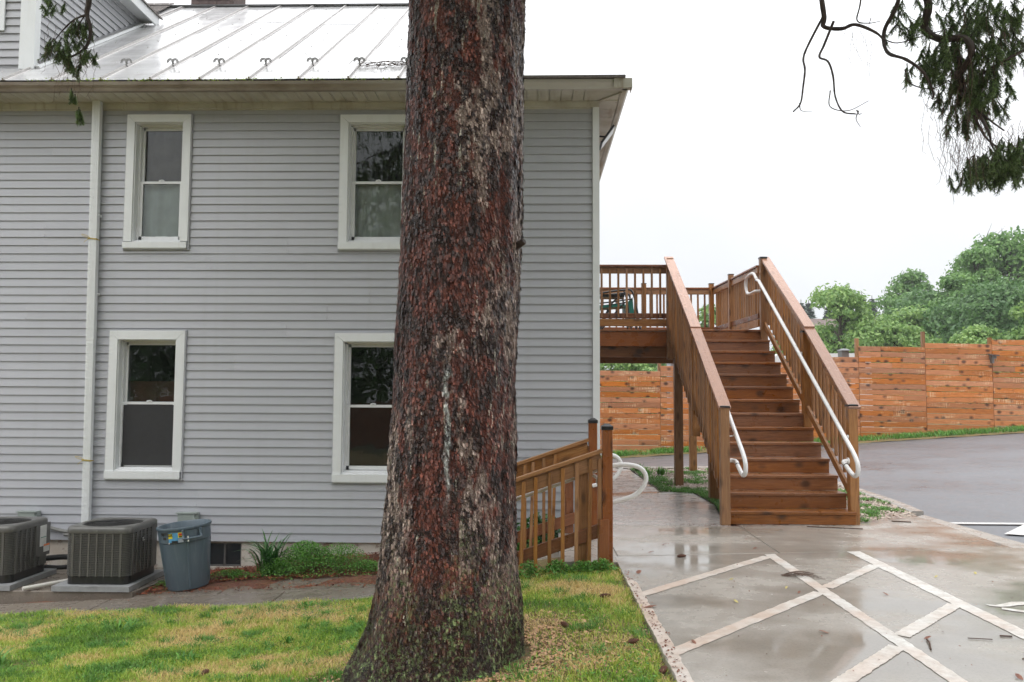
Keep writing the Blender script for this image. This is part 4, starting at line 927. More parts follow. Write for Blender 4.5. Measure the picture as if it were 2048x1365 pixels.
rn, zl = step_rail('nearer wooden step railing with black capped post at the edge of the wet pavement', 7.42, xn, 1.235, 1.045, (-.47, -.35, -.23, -.095, .022, .146, .262, .385, .505), (.455,), 0)
beam('baluster', (xn-.068, 7.405, -.1), (xn-.068, 7.405, .955), .038, .041, DW, rn, up=(0, 1, 0))
beam('base_block', (xn-.035, 7.352, -.14), (xn-.035, 7.352, .43), .088, .036, PW, rn, up=(0, 1, 0))
xf = .655
rf, _ = step_rail('wooden step railing close to the house wall, behind the first one', 9.0, xf, 1.24, 1.055, (-.35, -.20, -.09, -.01, .115, .228), (.40,), .08)
def hand2(Y, xs0, zc, par, s_, xe, ze):
    sl = .345; x1 = .80; z1 = .868
    pts = [(-.9, Y, z1-(x1-.05+.9)*sl+.02), (-.2, Y, z1-(x1-.05+.2)*sl+.02), (.58, Y, .845)]+[tuple(q) for q in bez([(.58, Y, .845), (.72, Y, .885), (.86, Y, .895), (.98, Y, .865), (1.03, Y, .78), (.99, Y, .68), (.90, Y, .61), (.72, Y, .555)], 6)]
    pts = [(p[0]+xe, p[1], p[2]+ze) for p in pts]
    b = MB(); b.tube(pts, .0215, 12); h = b.build('handrail', M['pipe'], par, smooth=True)
    q = Vector(pts[-1]); d = (Vector(pts[-1])-Vector(pts[-2])).normalized()
    b = MB(); b.tube([q, q+d*.014], .0235, 12); b.build('joint_ring', M['black plastic'], h)
    x = xe+.55; b = MB(); b.tube([(x, Y, .80+ze), (x+.06, Y, .76+ze), (x+.06, Y+s_*.06, .75+ze)], .016, 10).tube([(x+.06, Y+s_*.05, .75+ze), (x+.06, Y+s_*.062, .75+ze)], .04, 14); b.build('bracket', M['pipe'], h)
hand2(7.53, 0, 0, rn, -1, 0, 0); hand2(8.87, 0, 0, rf, 1, -.08, -.0)

# ------------------------------------------------------------------ horizontal board fence
fence = thing('board_fence', 'long orange stained fence of horizontal boards with visible knots beyond the asphalt', 'fence', (8, 22.9, .2))
FY = 22.9; fx0 = 3.538; tops_x = 0; px_ = [fx0+1.818*i for i in range(-3, 7)]
tops = {-3: 2.19, -2: 2.19, -1: 2.19, 0: 2.33, 1: 2.45, 2: 2.60, 3: 2.90, 4: 2.99, 5: 3.09, 6: 3.12}
ptop = {0: 2.66, 3: 3.12, 4: 3.31, 5: 3.15, 2: 2.68, 1: 2.5, -1: 2.3, -2: 2.3, -3: 2.3, 6: 3.3}
for i in range(7, 13): tops[i] = 3.12+.08*(i-6); ptop[i] = 3.3+.08*(i-6)
FW = M['fence wood']
for i in range(-3, 11):
    xa, xb = fx0+1.818*i, fx0+1.818*(i+1); top = tops[i]
    z = top-.07; base = strip_z(np.array((xa+xb)/2))-.08; dz0 = {3: -.02, 4: .02}.get(i, 0)
    while z > base:
        sp = random.random() < .22; t = random.uniform(-.006, .006); hh = random.uniform(.134, .143)
        drop = .014 if i >= 3 else .004
        if sp:
            xm = xa+.91+random.choice((-.3, 0, .3)); cuts_ = [(xa+.006, xm-.002), (xm+.002, xb-.006)]
        else: cuts_ = [(xa+.006, xb-.006)]
        for p, q in cuts_:
            beam('fence_board', (p, FY-.03+random.uniform(-.003, .003), z+t-drop*(p-xa)), (q, FY-.03+random.uniform(-.003, .003), z-t-drop*(q-xa)), .020, hh, FW, fence)
        z -= .1465+random.choice((0, 0, 0, .006))
    
for i in range(-3, 12):
    x = fx0+1.818*i; beam('fence_post', (x-.02, FY+.03, strip_z(np.array(x))-.3), (x-.02, FY+.03, ptop[i]), .09, .09, DW, fence, up=(0, 1, 0))
# battens over some joints
for x, z0, z1 in ((12.63, .6, 2.9), (9.7, 1.1, 1.4)):
    pass
sl_ = thing('solar_light', 'small grey solar lamp fixed to the fence near its top board', 'lamp', (12.60, 22.78, 2.62))
b = MB(); b.add([(12.50, 22.62, 2.66), (12.70, 22.62, 2.66), (12.67, 22.86, 2.70), (12.53, 22.86, 2.70), (12.50, 22.62, 2.63), (12.70, 22.62, 2.63), (12.67, 22.86, 2.67), (12.53, 22.86, 2.67)], [[3, 2, 1, 0][::-1], [4, 5, 6, 7][::-1], [0, 1, 5, 4], [1, 2, 6, 5], [2, 3, 7, 6], [3, 0, 4, 7]]); b.build('panel', M['tinted'], sl_)
MB().box(12.54, 12.66, 22.70, 22.84, 2.56, 2.63).box(12.57, 12.63, 22.76, 22.86, 2.44, 2.56).build('housing', M['guard metal'], sl_)
# ------------------------------------------------------------------ condensers
def rrect(x0, x1, y0, y1, r, n=5):
    out = []
    for cx, cy, a in ((x1-r, y0+r, -90), (x1-r, y1-r, 0), (x0+r, y1-r, 90), (x0+r, y0+r, 180)):
        for k_ in range(n+1):
            t = math.radians(a+90*k_/n); out.append((cx+r*math.cos(t), cy+r*math.sin(t)))
    return out
def ring_solid(b, outer, inner, z0, z1):
    n = len(outer); v = [(x, y, z) for z in (z0, z1) for x, y in outer]+[(x, y, z) for z in (z0, z1) for x, y in inner]
    f = []
    for i in range(n):
        j = (i+1) % n; f += [[i, j, n+j, n+i], [2*n+j, 2*n+i, 3*n+i, 3*n+j], [n+i, n+j, 3*n+j, 3*n+i], [j, i, 2*n+i, 2*n+j]]
    b.add(v, f)
def condenser(name_label, x, y, grp, sticker):
    W2, HT = .345, .60; z0 = -.545
    t = thing('air_conditioner', name_label, 'air conditioner', (x, y, z0), grp)
    L = lambda b: b
    X0, X1, Y0, Y1 = x-W2, x+W2, y-W2, y+W2
    b = MB(); b.box(X0-.08, X1+.05, Y0-.075, Y1+.08, z0-.0, z0+.055).box(x-.06, x+.07, Y0-.079, Y0-.07, z0+.045, z0+.058); b.build('pad', M['pad'], t)
    zb = z0+.056
    o_ = rrect(X0+.01, X1-.01, Y0+.01, Y1-.01, .075); i_ = rrect(X0+.03, X1-.03, Y0+.03, Y1-.03, .06)
    b = MB(); ring_solid(b, o_, i_, zb, zb+.085); b.build('base_pan', M['black plastic'], t)
    z_lo, z_hi = zb+.085, z0+HT
    b = MB(); oi = rrect(X0+.035, X1-.035, Y0+.035, Y1-.035, .06); ring_solid(b, oi, rrect(X0+.06, X1-.06, Y0+.06, Y1-.06, .05), z_lo, z_hi); b.build('coil', M['coil'], t)
    # louvre slats: thin rounded rings with gaps
    b = MB(); nS = 25; o_ = rrect(X0, X1, Y0, Y1, .085, 6); i_ = rrect(X0+.016, X1-.016, Y0+.016, Y1-.016, .07, 6)
    for k_ in range(nS):
        z = z_lo+.006+(z_hi-z_lo-.01)*k_/nS; ring_solid(b, o_, i_, z, z+(z_hi-z_lo)/nS*.50)
    b.build('louvre_slats', M['ac'], t, kind='stuff')
    # uprights dividing the louvres
    for face in range(4):
        for k_ in range(7):
            s = (k_-3)/3*(W2-.09); wdt = .009 if 0 < k_ < 6 else .012
            b = MB()
            if face == 0: b.box(x+s-wdt, x+s+wdt, Y0-.004, Y0+.014, z_lo, z_hi)
            elif face == 1: b.box(X1-.014, X1+.004, y+s-wdt*1.6, y+s+wdt*1.6, z_lo, z_hi)
            elif face == 2: b.box(x+s-wdt, x+s+wdt, Y1-.014, Y1+.004, z_lo, z_hi)
            else: b.box(X0-.004, X0+.014, y+s-wdt, y+s+wdt, z_lo, z_hi)
            b.build('upright', M['ac'], t)
    # corner posts by the service side
    MB().box(X1-.006, X1+.006, Y1-.16, Y1-.06, z_lo, z_hi).build('service_panel', M['ac'], t)
    # top: rounded shell with the fan opening
    prof = [(.0, 0, 0), (.0, .035, 0), (.006, .055, 0), (.022, .070, 0)]
    n = 48; b = MB(); rings = []
    def rr(inset):
        q = rrect(X0-.008+inset, X1+.008-inset, Y0-.008+inset, Y1+.008-inset, .095-inset*.5, 11); out = []
        for i_ in range(len(q)):
            a_, b_ = q[i_], q[(i_+1) % len(q)]; m_ = 8 if i_ % 12 == 11 else 1
            out += [(a_[0]+(b_[0]-a_[0])*t/m_, a_[1]+(b_[1]-a_[1])*t/m_) for t in range(m_)]
        return out
    for ins, dz in ((.0, -.012), (-.002, 0), (0, .030), (.008, .046), (.024, .055)):
        rings.append([(px, py, z_hi+dz) for px, py in rr(ins)])
    m_ = len(rings[0]); R = .300
    def circ(r, dz):
        out = []
        for px, py in rr(.03):
            a = math.atan2(py-y, px-x); out.append((x+r*math.cos(a), y+r*math.sin(a), z_hi+dz))
        return out
    rings += [circ(R+.02, .058), circ(R, .052), circ(R-.010, .03), circ(R-.012, -.06)]
    v = [p for r_ in rings for p in r_]; f = [[a*m_+i, a*m_+(i+1) % m_, (a+1)*m_+(i+1) % m_, (a+1)*m_+i] for a in range(len(rings)-1) for i in range(m_)]
    b.add(v, f); top = b.build('top_cover', M['ac'], t, smooth=True)
    b = MB()
    for r in np.arange(.05, .295, .022):
        b.tube([(x+r*math.cos(a), y+r*math.sin(a), z_hi+.056-.016*(r/.29)**2) for a in np.linspace(0, 2*PI, 33)], .0022, 4, cap=False)
    for a in np.linspace(0, PI, 5)[:-1]:
        b.tube([(x-.29*math.cos(a), y-.29*math.sin(a), z_hi+.036), (x, y, z_hi+.052), (x+.29*math.cos(a), y+.29*math.sin(a), z_hi+.036)], .004, 5)
    b.tube([(x, y, z_hi+.03), (x, y, z_hi+.046)], .05, 20); b.build('fan_guard', M['ac dark'], top)
    fan = MB(); fan.tube([(x, y, z_hi-.09), (x, y, z_hi+.0)], .055, 16)
    for k_ in range(4):
        a0 = k_*PI/2+.4; v = []
        for r, da in ((.05, .0), (.05, .7), (.28, .95), (.28, .15)): v.append((x+r*math.cos(a0+da), y+r*math.sin(a0+da), z_hi-.06+(.03 if da > .5 else 0)))
        fan.add(v+[(q[0], q[1], q[2]-.004) for q in v], [[0, 1, 2, 3], [7, 6, 5, 4], [0, 3, 7, 4], [1, 0, 4, 5], [2, 1, 5, 6], [3, 2, 6, 7]])
    fan.build('fan', M['ac dark'], t); MB().box(X0+.07, X1-.07, Y0+.07, Y1-.07, z_lo, z_lo+.02).build('floor_pan', M['ac dark'], t)
    MB().tube([(x, Y0-.012, z_hi+.015), (x, Y0-.006, z_hi+.015)], .007, 8).tube([(X1+.006, Y0+.12, z_hi+.015), (X1+.012, Y0+.12, z_hi+.015)], .007, 8).build('screw', M['guard metal'], t)
    if sticker:
        MB().box(X1+.009, X1+.012, Y1-.20, Y1-.08, z_hi-.25, z_hi-.02).box(X1+.006, X1+.009, Y1-.26, Y1-.01, z_hi-.34, z_hi-.0).build('data_plate', M['paper'], t)
        MB().box(X1+.004, X1+.010, Y1-.27, Y1-.005, z_hi-.36, z_hi).build('access_panel', M['ac'], t)
        s1 = MB().box(X1+.013, X1+.015, Y1-.19, Y1-.09, z_hi-.155, z_hi-.148); s1.build('green_stripe', M['green paint'], t)
        MB().box(X1+.012, X1+.014, Y1-.13, Y1-.02, z_hi-.32, z_hi-.235).build('warning_label', M['paper'], t); MB().box(X1+.0145, X1+.0155, Y1-.13, Y1-.02, z_hi-.255, z_hi-.235).build('orange_header', M['orange'], t)
    else:
        yb = y-.05; zc = z_hi-.115; b = MB(); b.tube([(X1+.004, yb, zc), (X1+.010, yb, zc)], .032, 20); bd_ = b.build('round_badge', M['black plastic'], t)
        b = MB()
        for a0 in (100, 190, 280): b.tube([(X1+.011, yb+r_*math.cos(math.radians(a0+q)), zc+r_*math.sin(math.radians(a0+q))) for r_, q in ((.006, 0), (.015, 10), (.022, 35), (.027, 60))], .003, 5)
        b.build('badge_mark', M['paper'], bd_)
    return t
G_ = 'pair of condensers on the raised concrete'
condenser('grey louvred air conditioner with a round badge, standing beside the blue grey trash can', -4.585, 8.99, G_, False)
condenser('grey louvred air conditioner with white data plate and orange warning label', -5.845, 8.99, G_, True)
pp = MB(); pp.tube([(-5.30, 8.55, -.515), (-4.92, 9.05, -.505)], .021, 12); pipe = pp.build('drain_pipe', M['pvc'], None, smooth=True); tag(pipe, 'short cream plastic pipe lying on the concrete base between the two air conditioners', 'pipe')
# ------------------------------------------------------------------ trash can
def text_mesh(body, size, name, mat, parent, Mx, bold=0):
    cu = bpy.data.curves.new(name, 'FONT'); cu.body = body; cu.size = size; cu.align_x = 'CENTER'; cu.extrude = .0006; cu.offset = bold
    to = bpy.data.objects.new(name, cu); COL.objects.link(to); dg = bpy.context.evaluated_depsgraph_get(); dg.update()
    me = bpy.data.meshes.new_from_object(to.evaluated_get(dg)); bpy.data.objects.remove(to); me.materials.clear(); me.materials.append(mat)
    return put(name, me, parent, Mx)
cx, cy, cz = -3.715, 8.93, -.555
can = thing('trash_can', 'open round blue grey plastic trash can with yellow and blue stickers by the condenser', 'trash can', (cx, cy, cz))
tilt = Matrix.Translation((cx, cy, cz)) @ Matrix.Rotation(math.radians(-5.2), 4, 'Y') @ Matrix.Rotation(math.radians(1.5), 4, 'X')
WM[can.name] = tilt; can.matrix_basis = tilt
H = .665; r0, r1, r2 = .212, .252, .282
prof = [(0, .012), (r0-.02, .012), (r0-.02, 0), (r0-.006, .0), (r0, .012), (r1, H-.165), (r1+.012, H-.155), (r1+.016, H-.035), (r2-.006, H-.028), (r2, H-.012), (r2-.004, H), (r2-.020, H+.001), (r1-.002, H-.012), (r1-.012, H-.16), (r0-.008, .03), (0, .03)]
b = MB(); b.lathe(prof, 56)
for a in (-62, 118, 28, 208):
    t = math.radians(a); ca, sa = math.cos(t), math.sin(t)
    b.prism([(-.012, 0), (.012, 0), (.008, .012), (-.008, .012)], (ca*(r0-.004), sa*(r0-.004), .02), (ca*(r1-.002), sa*(r1-.002), H-.165), up=(ca, sa, 0))
b.v = [tuple(tilt @ Vector(p)) for p in b.v]; body = b.build('body', M['can'], can, smooth=True)
for a in (-52, 128):
    t = math.radians(a); b = MB(); R_ = r1+.012; pts = []
    for da in np.linspace(-17, 17, 9):
        q = math.radians(a+da); pts.append((math.cos(q)*(R_+.05), math.sin(q)*(R_+.05), H-.115))
    b.tube([(math.cos(math.radians(a-19))*R_, math.sin(math.radians(a-19))*R_, H-.02)]+pts+[(math.cos(math.radians(a+19))*R_, math.sin(math.radians(a+19))*R_, H-.02)], .013, 10)
    for da in (-18, 18):
        q = math.radians(a+da); b.prism([(-.006, -.05), (.006, -.05), (.006, .05), (-.006, .05)], (math.cos(q)*R_, math.sin(q)*R_, H-.07), (math.cos(q)*(R_+.045), math.sin(q)*(R_+.045), H-.075))
    b.v = [tuple(tilt @ Vector(p)) for p in b.v]; b.build('handle', M['can'], can, smooth=True)
def patch(name, a0, a1, z0, z1, mat, lift=.002, parent=None):
    b = MB(); n = 8; v = []; f = []
    for i in range(n+1):
        a = math.radians(a0+(a1-a0)*i/n); R_ = r1+.016+lift
        for z in (z0, z1): v.append(tuple(tilt @ Vector((math.cos(a)*R_, math.sin(a)*R_, z))))
        if i: f.append([2*i-2, 2*i, 2*i+1, 2*i-1])
    b.add(v, f); return b.build(name, mat, parent or can)
stk = patch('sticker', -103, -71, H-.145, H-.048, M['sky blue'])
patch('yellow_field', -103, -93.5, H-.105, H-.052, M['yellow'], .0035, stk); patch('yellow_field', -81, -70, H-.100, H-.047, M['yellow'], .0035, stk); patch('red_field', -79.5, -71.8, H-.078, H-.056, M['red'], .005, stk)
patch('ink_field', -96, -82, H-.155, H-.128, M['ink'], .0035, stk); patch('ink_field', -79, -72.5, H-.094, H-.084, M['ink'], .005, stk); patch('pale_label', -81, -70, H-.150, H-.110, M['shed grey'], .0035, stk)
patch('price_tag', -62.5, -60, H-.145, H-.085, M['paper'], .055)
def can_text(s, a, z, size, mat, lift, name='lettering', par=None):
    t = math.radians(a); R_ = r1+.016+lift
    Mx = tilt @ Matrix.Translation((math.cos(t)*R_, math.sin(t)*R_, z)) @ Matrix.Rotation(t+PI/2, 4, 'Z') @ Matrix.Rotation(PI/2, 4, 'X')
    return text_mesh(s, size, name, mat, par or can, Mx, bold=.0009)
can_text('3X', -98.2, H-.082, .042, M['ink'], .006, par=stk)
can_text('BR', -120.0, H-.075, .045, M['ink'], .003); can_text('UTE', -111.5, H-.075, .045, M['ink'], .0035)
patch('ink_field', -119, -109.5, H-.115, H-.090, M['ink'], .002)
patch('ink_dot', -103, -101, H-.160, H-.145, M['paper'], .004)

# ------------------------------------------------------------------ the big spruce
tree = thing('spruce_tree', 'huge wet spruce with flaking dark red trunk and drooping branches before the house', 'tree', (-.50, 5.2, -.15))
prof = [(-.45, .575, -.60), (-.30, .545, -.60), (-.16, .515, -.60), (-.05, .478, -.585), (.10, .462, -.545), (.26, .455, -.527), (.42, .436, -.522), (.585, .421, -.519), (.80, .408, -.512), (1.0, .398, -.508), (1.4, .388, -.497), (1.98, .380, -.478), (2.6, .382, -.456), (3.4, .378, -.445), (4.1, .371, -.436), (5.2, .355, -.42), (6.5, .33, -.40)]
pz_, pr_, pc_ = [np.array(c) for c in zip(*prof)]
NTH = 300; zs = np.concatenate([np.arange(-.45, 4.5, .0105), np.arange(4.5, 6.5, .1)])
th = np.linspace(0, 2*PI, NTH, endpoint=False)
Zg, Tg = np.meshgrid(zs, th, indexing='ij')
Rg = np.interp(Zg, pz_, pr_); Cg = np.interp(Zg, pz_, pc_)
fl_ = np.clip((.45-Zg)/.72, 0, 1)**1.5
flare = .09*np.cos(3*Tg+.6)+.07*np.cos(5*Tg-1.1)+.05*np.cos(8*Tg+.4)
# roots running out to the left and right
for a_, w_, k_ in ((188, 11, .20), (350, 10, .07), (232, 12, .10), (300, 12, .06), (150, 12, .2), (40, 14, .2), (95, 14, .2)):
    d_ = (np.degrees(Tg)-a_+180) % 360-180; flare = flare+k_*np.exp(-(d_/w_)**2)
Rg = Rg+fl_*flare*(1.0)*.55
d1 = np.empty(Rg.shape); F_ = noise.noise
for i in range(Rg.shape[0]):
    z_ = zs[i]
    for j in range(NTH):
        c_, s_ = math.cos(th[j]), math.sin(th[j])
        d1[i, j] = .011*F_((c_*7.5, s_*7.5, z_*1.1))+.010*F_((c_*3, s_*3, z_*2.2))+.006*F_((c_*11, s_*11, z_*9))+.0055*F_((c_*30, s_*30, z_*30))
Rg = Rg+d1*1.25
V = np.stack([Cg+Rg*np.cos(Tg)+.50, Rg*np.sin(Tg), Zg+.15], -1).reshape(-1, 3)
i = np.arange(len(zs)-1)[:, None]*NTH; j = np.arange(NTH)[None, :]; jn = (j+1) % NTH
F = np.stack([i+j, i+jn, i+NTH+jn, i+NTH+j], -1).reshape(-1, 4)
trunk = put('trunk', np_mesh('trunk', V, F, M['bark'], True, 4), tree, T(-.50, 5.2, -.15))
# loose scales of bark standing off the trunk: visible relief on the outline
n_sc = 22000; aa = rng.uniform(0, 2*PI, n_sc); zz = rng.uniform(-.1, 4.3, n_sc)
ii = np.clip(((zz+.45)/.0105).astype(int), 0, len(zs)-1); jj = (aa/(2*PI)*NTH).astype(int) % NTH
R_ = Rg[ii, jj]; C_ = Cg[ii, jj]; w = rng.uniform(.003, .0105, n_sc); h = w*rng.uniform(1.0, 2.6, n_sc); lift = rng.uniform(.001, .008, n_sc)
def P_(da, dz, dr): return np.stack([C_+(R_+dr)*np.cos(aa+da/R_)+.50, (R_+dr)*np.sin(aa+da/R_), zz+dz+.15], -1)
V = np.concatenate([P_(-w, h, lift*.2), P_(w, h*.7, lift*.2), P_(w*.7, -h, lift), P_(-w*.5, -h*.8, lift*1.2)]); a_ = np.arange(n_sc)
F = np.stack([a_, a_+n_sc*3, a_+n_sc*2, a_+n_sc], -1)
tag(put('bark_scales', np_mesh('bark_scales', V, F, M['bark scale'], False, 4), tree, T(-.50, 5.2, -.15)), kind='stuff')
b = MB(); b.tube(bez([(-.12, 5.1, 2.45), (-.065, 5.03, 2.47), (-.055, 5.02, 2.475)], 3), [.024, .024, .022, .020, .020, .018, .016], 8); b.build('branch_stub', M['bark thin'], tree)
def twig_cluster(spec, name='needle_spray', seed=1, par=None):
    """spec: list of (start, dir, length, twigs, droop). Builds bark twigs plus flat needles along them"""
    r = random.Random(seed); tb = MB(); NV, NF = [], []
    def needles(p, q, L, dens, size):
        d = (q-p); ln = d.length
        if ln < 1e-5: return
        d.normalize(); k_ = max(2, int(ln*dens))
        o1 = d.orthogonal().normalized(); o2 = d.cross(o1)
        for t in range(k_):
            c = p+d*(ln*(t+r.random())/k_); a = r.uniform(0, 2*PI); s = (o1*math.cos(a)+o2*math.sin(a))
            if s.z > .2 and r.random() < .4: s.z *= -1
            tip = c+(s*.85+d*.6).normalized()*size*r.uniform(.8, 1.25); w_ = d.cross(s).normalized()*.0021
            n0 = len(NV); NV.extend([tuple(c-w_), tuple(c+w_), tuple(tip)]); NF.append((n0, n0+1, n0+2))
    for (st, di, ln, tw, droop) in spec:
        p = Vector(st); d = Vector(di).normalized(); seg_ = 7; pts = [p.copy()]
        for s_ in range(seg_):
            d = (d+Vector((r.uniform(-.12, .12), r.uniform(-.12, .12), -droop))).normalized(); p = p+d*ln/seg_; pts.append(p.copy())
        tb.tube(pts, [.004-.0028*i_/seg_ for i_ in range(seg_+1)], 4)
        for i_ in range(1, seg_+1):
            needles(pts[i_-1], pts[i_], ln, tw, .021)
            for s_ in range(3):
                dd = (pts[i_]-pts[i_-1]).normalized(); sv = Vector((r.uniform(-1, 1), r.uniform(-1, 1), r.uniform(-.6, .15))).normalized(); e = (dd*.8+sv).normalized(); l2 = ln*r.uniform(.18, .42)
                q = pts[i_]+e*l2*.5+Vector((0, 0, -.01)); q2 = q+(e+Vector((0, 0, -.5*droop-.25))).normalized()*l2*.5
                tb.tube([pts[i_], q, q2], [.0016, .0013, .0010], 3); needles(pts[i_], q, l2, tw, .019); needles(q, q2, l2, tw, .019)
    return tb, NV, NF
def limb(pts, r0, r1, name='limb', n=6, nr=8, knob=True):
    q = bez(pts, n); k_ = len(q); rs = [r0+(r1-r0)*i/(k_-1) for i in range(k_)]
    if knob: rs = [x*(1+.18*noise.noise(Vector(p)*40)) for x, p in zip(rs, q)]
    b = MB(); b.tube(q, rs, nr); return b.build(name, M['bark thin'], tree, smooth=True)
BY = 5.0
B3 = lambda L, y=BY: [(x, y+.12*math.sin(i*1.3), z) for i, (x, z) in enumerate(L)]
limb([(-.35, 5.1, 5.6), (.6, 5.0, 5.2), (1.5, 4.95, 4.7), (1.74, 5.0, 4.2)]+B3([(1.80, 3.90), (1.84, 3.87), (1.93, 3.83), (1.96, 3.79), (2.07, 3.73), (2.18, 3.735)]), .024, .006)
limb(B3([(1.80, 3.89), (1.74, 3.75), (1.69, 3.64), (1.65, 3.51), (1.63, 3.40), (1.655, 3.34), (1.64, 3.32)]), .008, .0045)
limb(B3([(1.86, 3.85), (1.84, 3.75), (1.79, 3.65), (1.79, 3.56), (1.81, 3.46), (1.87, 3.38), (1.95, 3.32), (2.0, 3.275)]), .008, .0042)
limb(B3([(1.99, 3.285), (2.05, 3.30), (2.045, 3.29)]), .004, .0015); limb(B3([(2.0, 3.28), (2.03, 3.27), (2.035, 3.20)]), .004, .0014)
limb(B3([(1.83, 3.41), (1.87, 3.35), (1.96, 3.305), (2.03, 3.315)]), .004, .0018); limb(B3([(1.64, 3.33), (1.69, 3.325), (1.74, 3.30)]), .0035, .001); limb(B3([(2.16, 3.735), (2.3, 3.76), (2.42, 3.775), (2.55, 3.77)]), .004, .003)
limb([(-.3, 5.2, 6.2), (1.0, 5.1, 5.8), (2.0, 5.0, 5.0), (2.03, 4.95, 4.3)]+B3([(2.03, 3.99), (2.05, 3.91), (2.10, 3.865), (2.11, 3.81)]), .010, .002)
limb(B3([(2.09, 3.87), (2.12, 3.865)]), .003, .001)
limb([(-.3, 5.2, 6.4), (1.2, 5.1, 6.0), (2.2, 5.0, 5.1), (2.30, 5.0, 4.3)]+B3([(2.26, 3.98), (2.22, 3.84), (2.21, 3.68), (2.26, 3.57), (2.35, 3.48), (2.47, 3.41), (2.51, 3.40)]), .018, .006)
limb(B3([(2.29, 3.54), (2.37, 3.50), (2.47, 3.44), (2.50, 3.43)]), .005, .002)
limb([(-.25, 5.3, 6.1), (1.0, 5.2, 5.9), (2.0, 5.1, 5.0), (2.33, 5.05, 4.3)]+B3([(2.44, 3.98), (2.47, 3.86), (2.54, 3.76), (2.61, 3.70), (2.64, 3.60), (2.63, 3.50), (2.70, 3.42), (2.73, 3.30), (2.70, 3.18), (2.74, 3.10), (2.84, 3.06), (2.99, 2.97)]), .036, .003)
limb(B3([(2.60, 3.52), (2.68, 3.50), (2.78, 3.53), (2.92, 3.60), (3.08, 3.66)]), .014, .008)
limb(B3([(2.62, 3.62), (2.70, 3.52), (2.72, 3.35), (2.74, 3.20), (2.82, 3.12)]), .012, .004); limb(B3([(2.70, 3.25), (2.84, 3.14), (2.95, 3.03), (3.05, 2.98)]), .008, .004)
for x_, z_, l_ in ((1.96, 3.80, .16), (1.98, 3.79, .20), (2.00, 3.77, .17), (2.05, 3.74, .19), (2.08, 3.73, .24), (1.90, 3.84, .08), (2.02, 3.8, .1)):
    q = Vector((x_, BY, z_)); b = MB(); pts = [q]
    for s_ in range(5): q = q+Vector((random.uniform(-.012, .016), random.uniform(-.01, .01), -l_/5)); pts.append(q)
    b.tube(pts, .0011, 4)
    for p in pts[1:]: b.tube([p, p+Vector((random.choice((-1, 1))*.015, 0, -.012))], .0008, 3)
    b.build('twig', M['twig'], tree)
rr_ = random.Random(5); spec = []; bare = []
def region(x0, x1, z0, z1, n, y=(4.85, 5.35), l=(.13, .26), dens=300, test=None):
    for _ in range(n):
        x, z = rr_.uniform(x0, x1), rr_.uniform(z0, z1)
        if test and not test(x, z): continue
        spec.append(((x, rr_.uniform(*y), z), (rr_.uniform(-.9, .9), rr_.uniform(-.4, .4), -.8), rr_.uniform(*l), dens*1.35, .10))
region(2.30, 2.48, 3.80, 4.10, 20, l=(.08, .15)); region(2.42, 2.60, 3.56, 3.74, 22, l=(.08, .15)); region(2.55, 2.90, 3.66, 4.1, 76, l=(.08, .15)); region(2.85, 3.15, 3.74, 4.1, 34, l=(.08, .14), dens=200)
region(2.62, 2.84, 3.50, 3.75, 46, l=(.08, .16)); region(2.68, 2.88, 3.28, 3.52, 50, l=(.07, .14)); region(2.72, 2.98, 3.36, 3.50, 12, l=(.06, .10))
region(2.66, 2.80, 2.92, 3.05, 14, l=(.06, .13)); region(2.80, 3.15, 2.95, 3.10, 90, l=(.06, .12)); region(2.92, 3.15, 3.05, 3.15, 20, l=(.06, .10)); region(2.95, 3.15, 3.7, 3.9, 10, l=(.08, .15))
for _ in range(150):
    x = rr_.uniform(2.50, 2.86); z = rr_.uniform(3.05, 4.0)
    if z < 3.3: x = rr_.uniform(2.56, 2.78)
    bare.append((x, z, rr_.uniform(.10, .30)))
for _ in range(50): bare.append((rr_.uniform(2.8, 3.1), rr_.uniform(3.7, 4.0), rr_.uniform(.08, .2)))
for _ in range(36): bare.append((rr_.uniform(2.66, 3.0), rr_.uniform(3.08, 3.2), rr_.uniform(.08, .2)))
tb, NV, NF = twig_cluster(spec, seed=3)
b = MB()
for x, z, l_ in bare:
    q = Vector((x, rr_.uniform(4.85, 5.3), z)); pts = [q]
    for s_ in range(4): q = q+Vector((rr_.uniform(-.02, .02), rr_.uniform(-.015, .015), -l_/4)); pts.append(q)
    b.tube(pts, .0014, 3)
    for p in pts[1:]: b.tube([p, p+Vector((rr_.uniform(-.03, .03), 0, -.02))], .0009, 3)
tag(b.build('bare_twigs', M['twig'], tree), kind='stuff')
def crown(name, tb, NV, NF):
    me = np_mesh(name, np.array(NV)-np.array([-.50, 5.2, -.15]), np.array(NF), M['spruce needles'], False, 3); tag(put(name, me, tree, T(-.50, 5.2, -.15)), kind='stuff'); tag(tb.build(name+'_twigs', M['bark thin'], tree), kind='stuff')
crown('needles', tb, NV, NF)
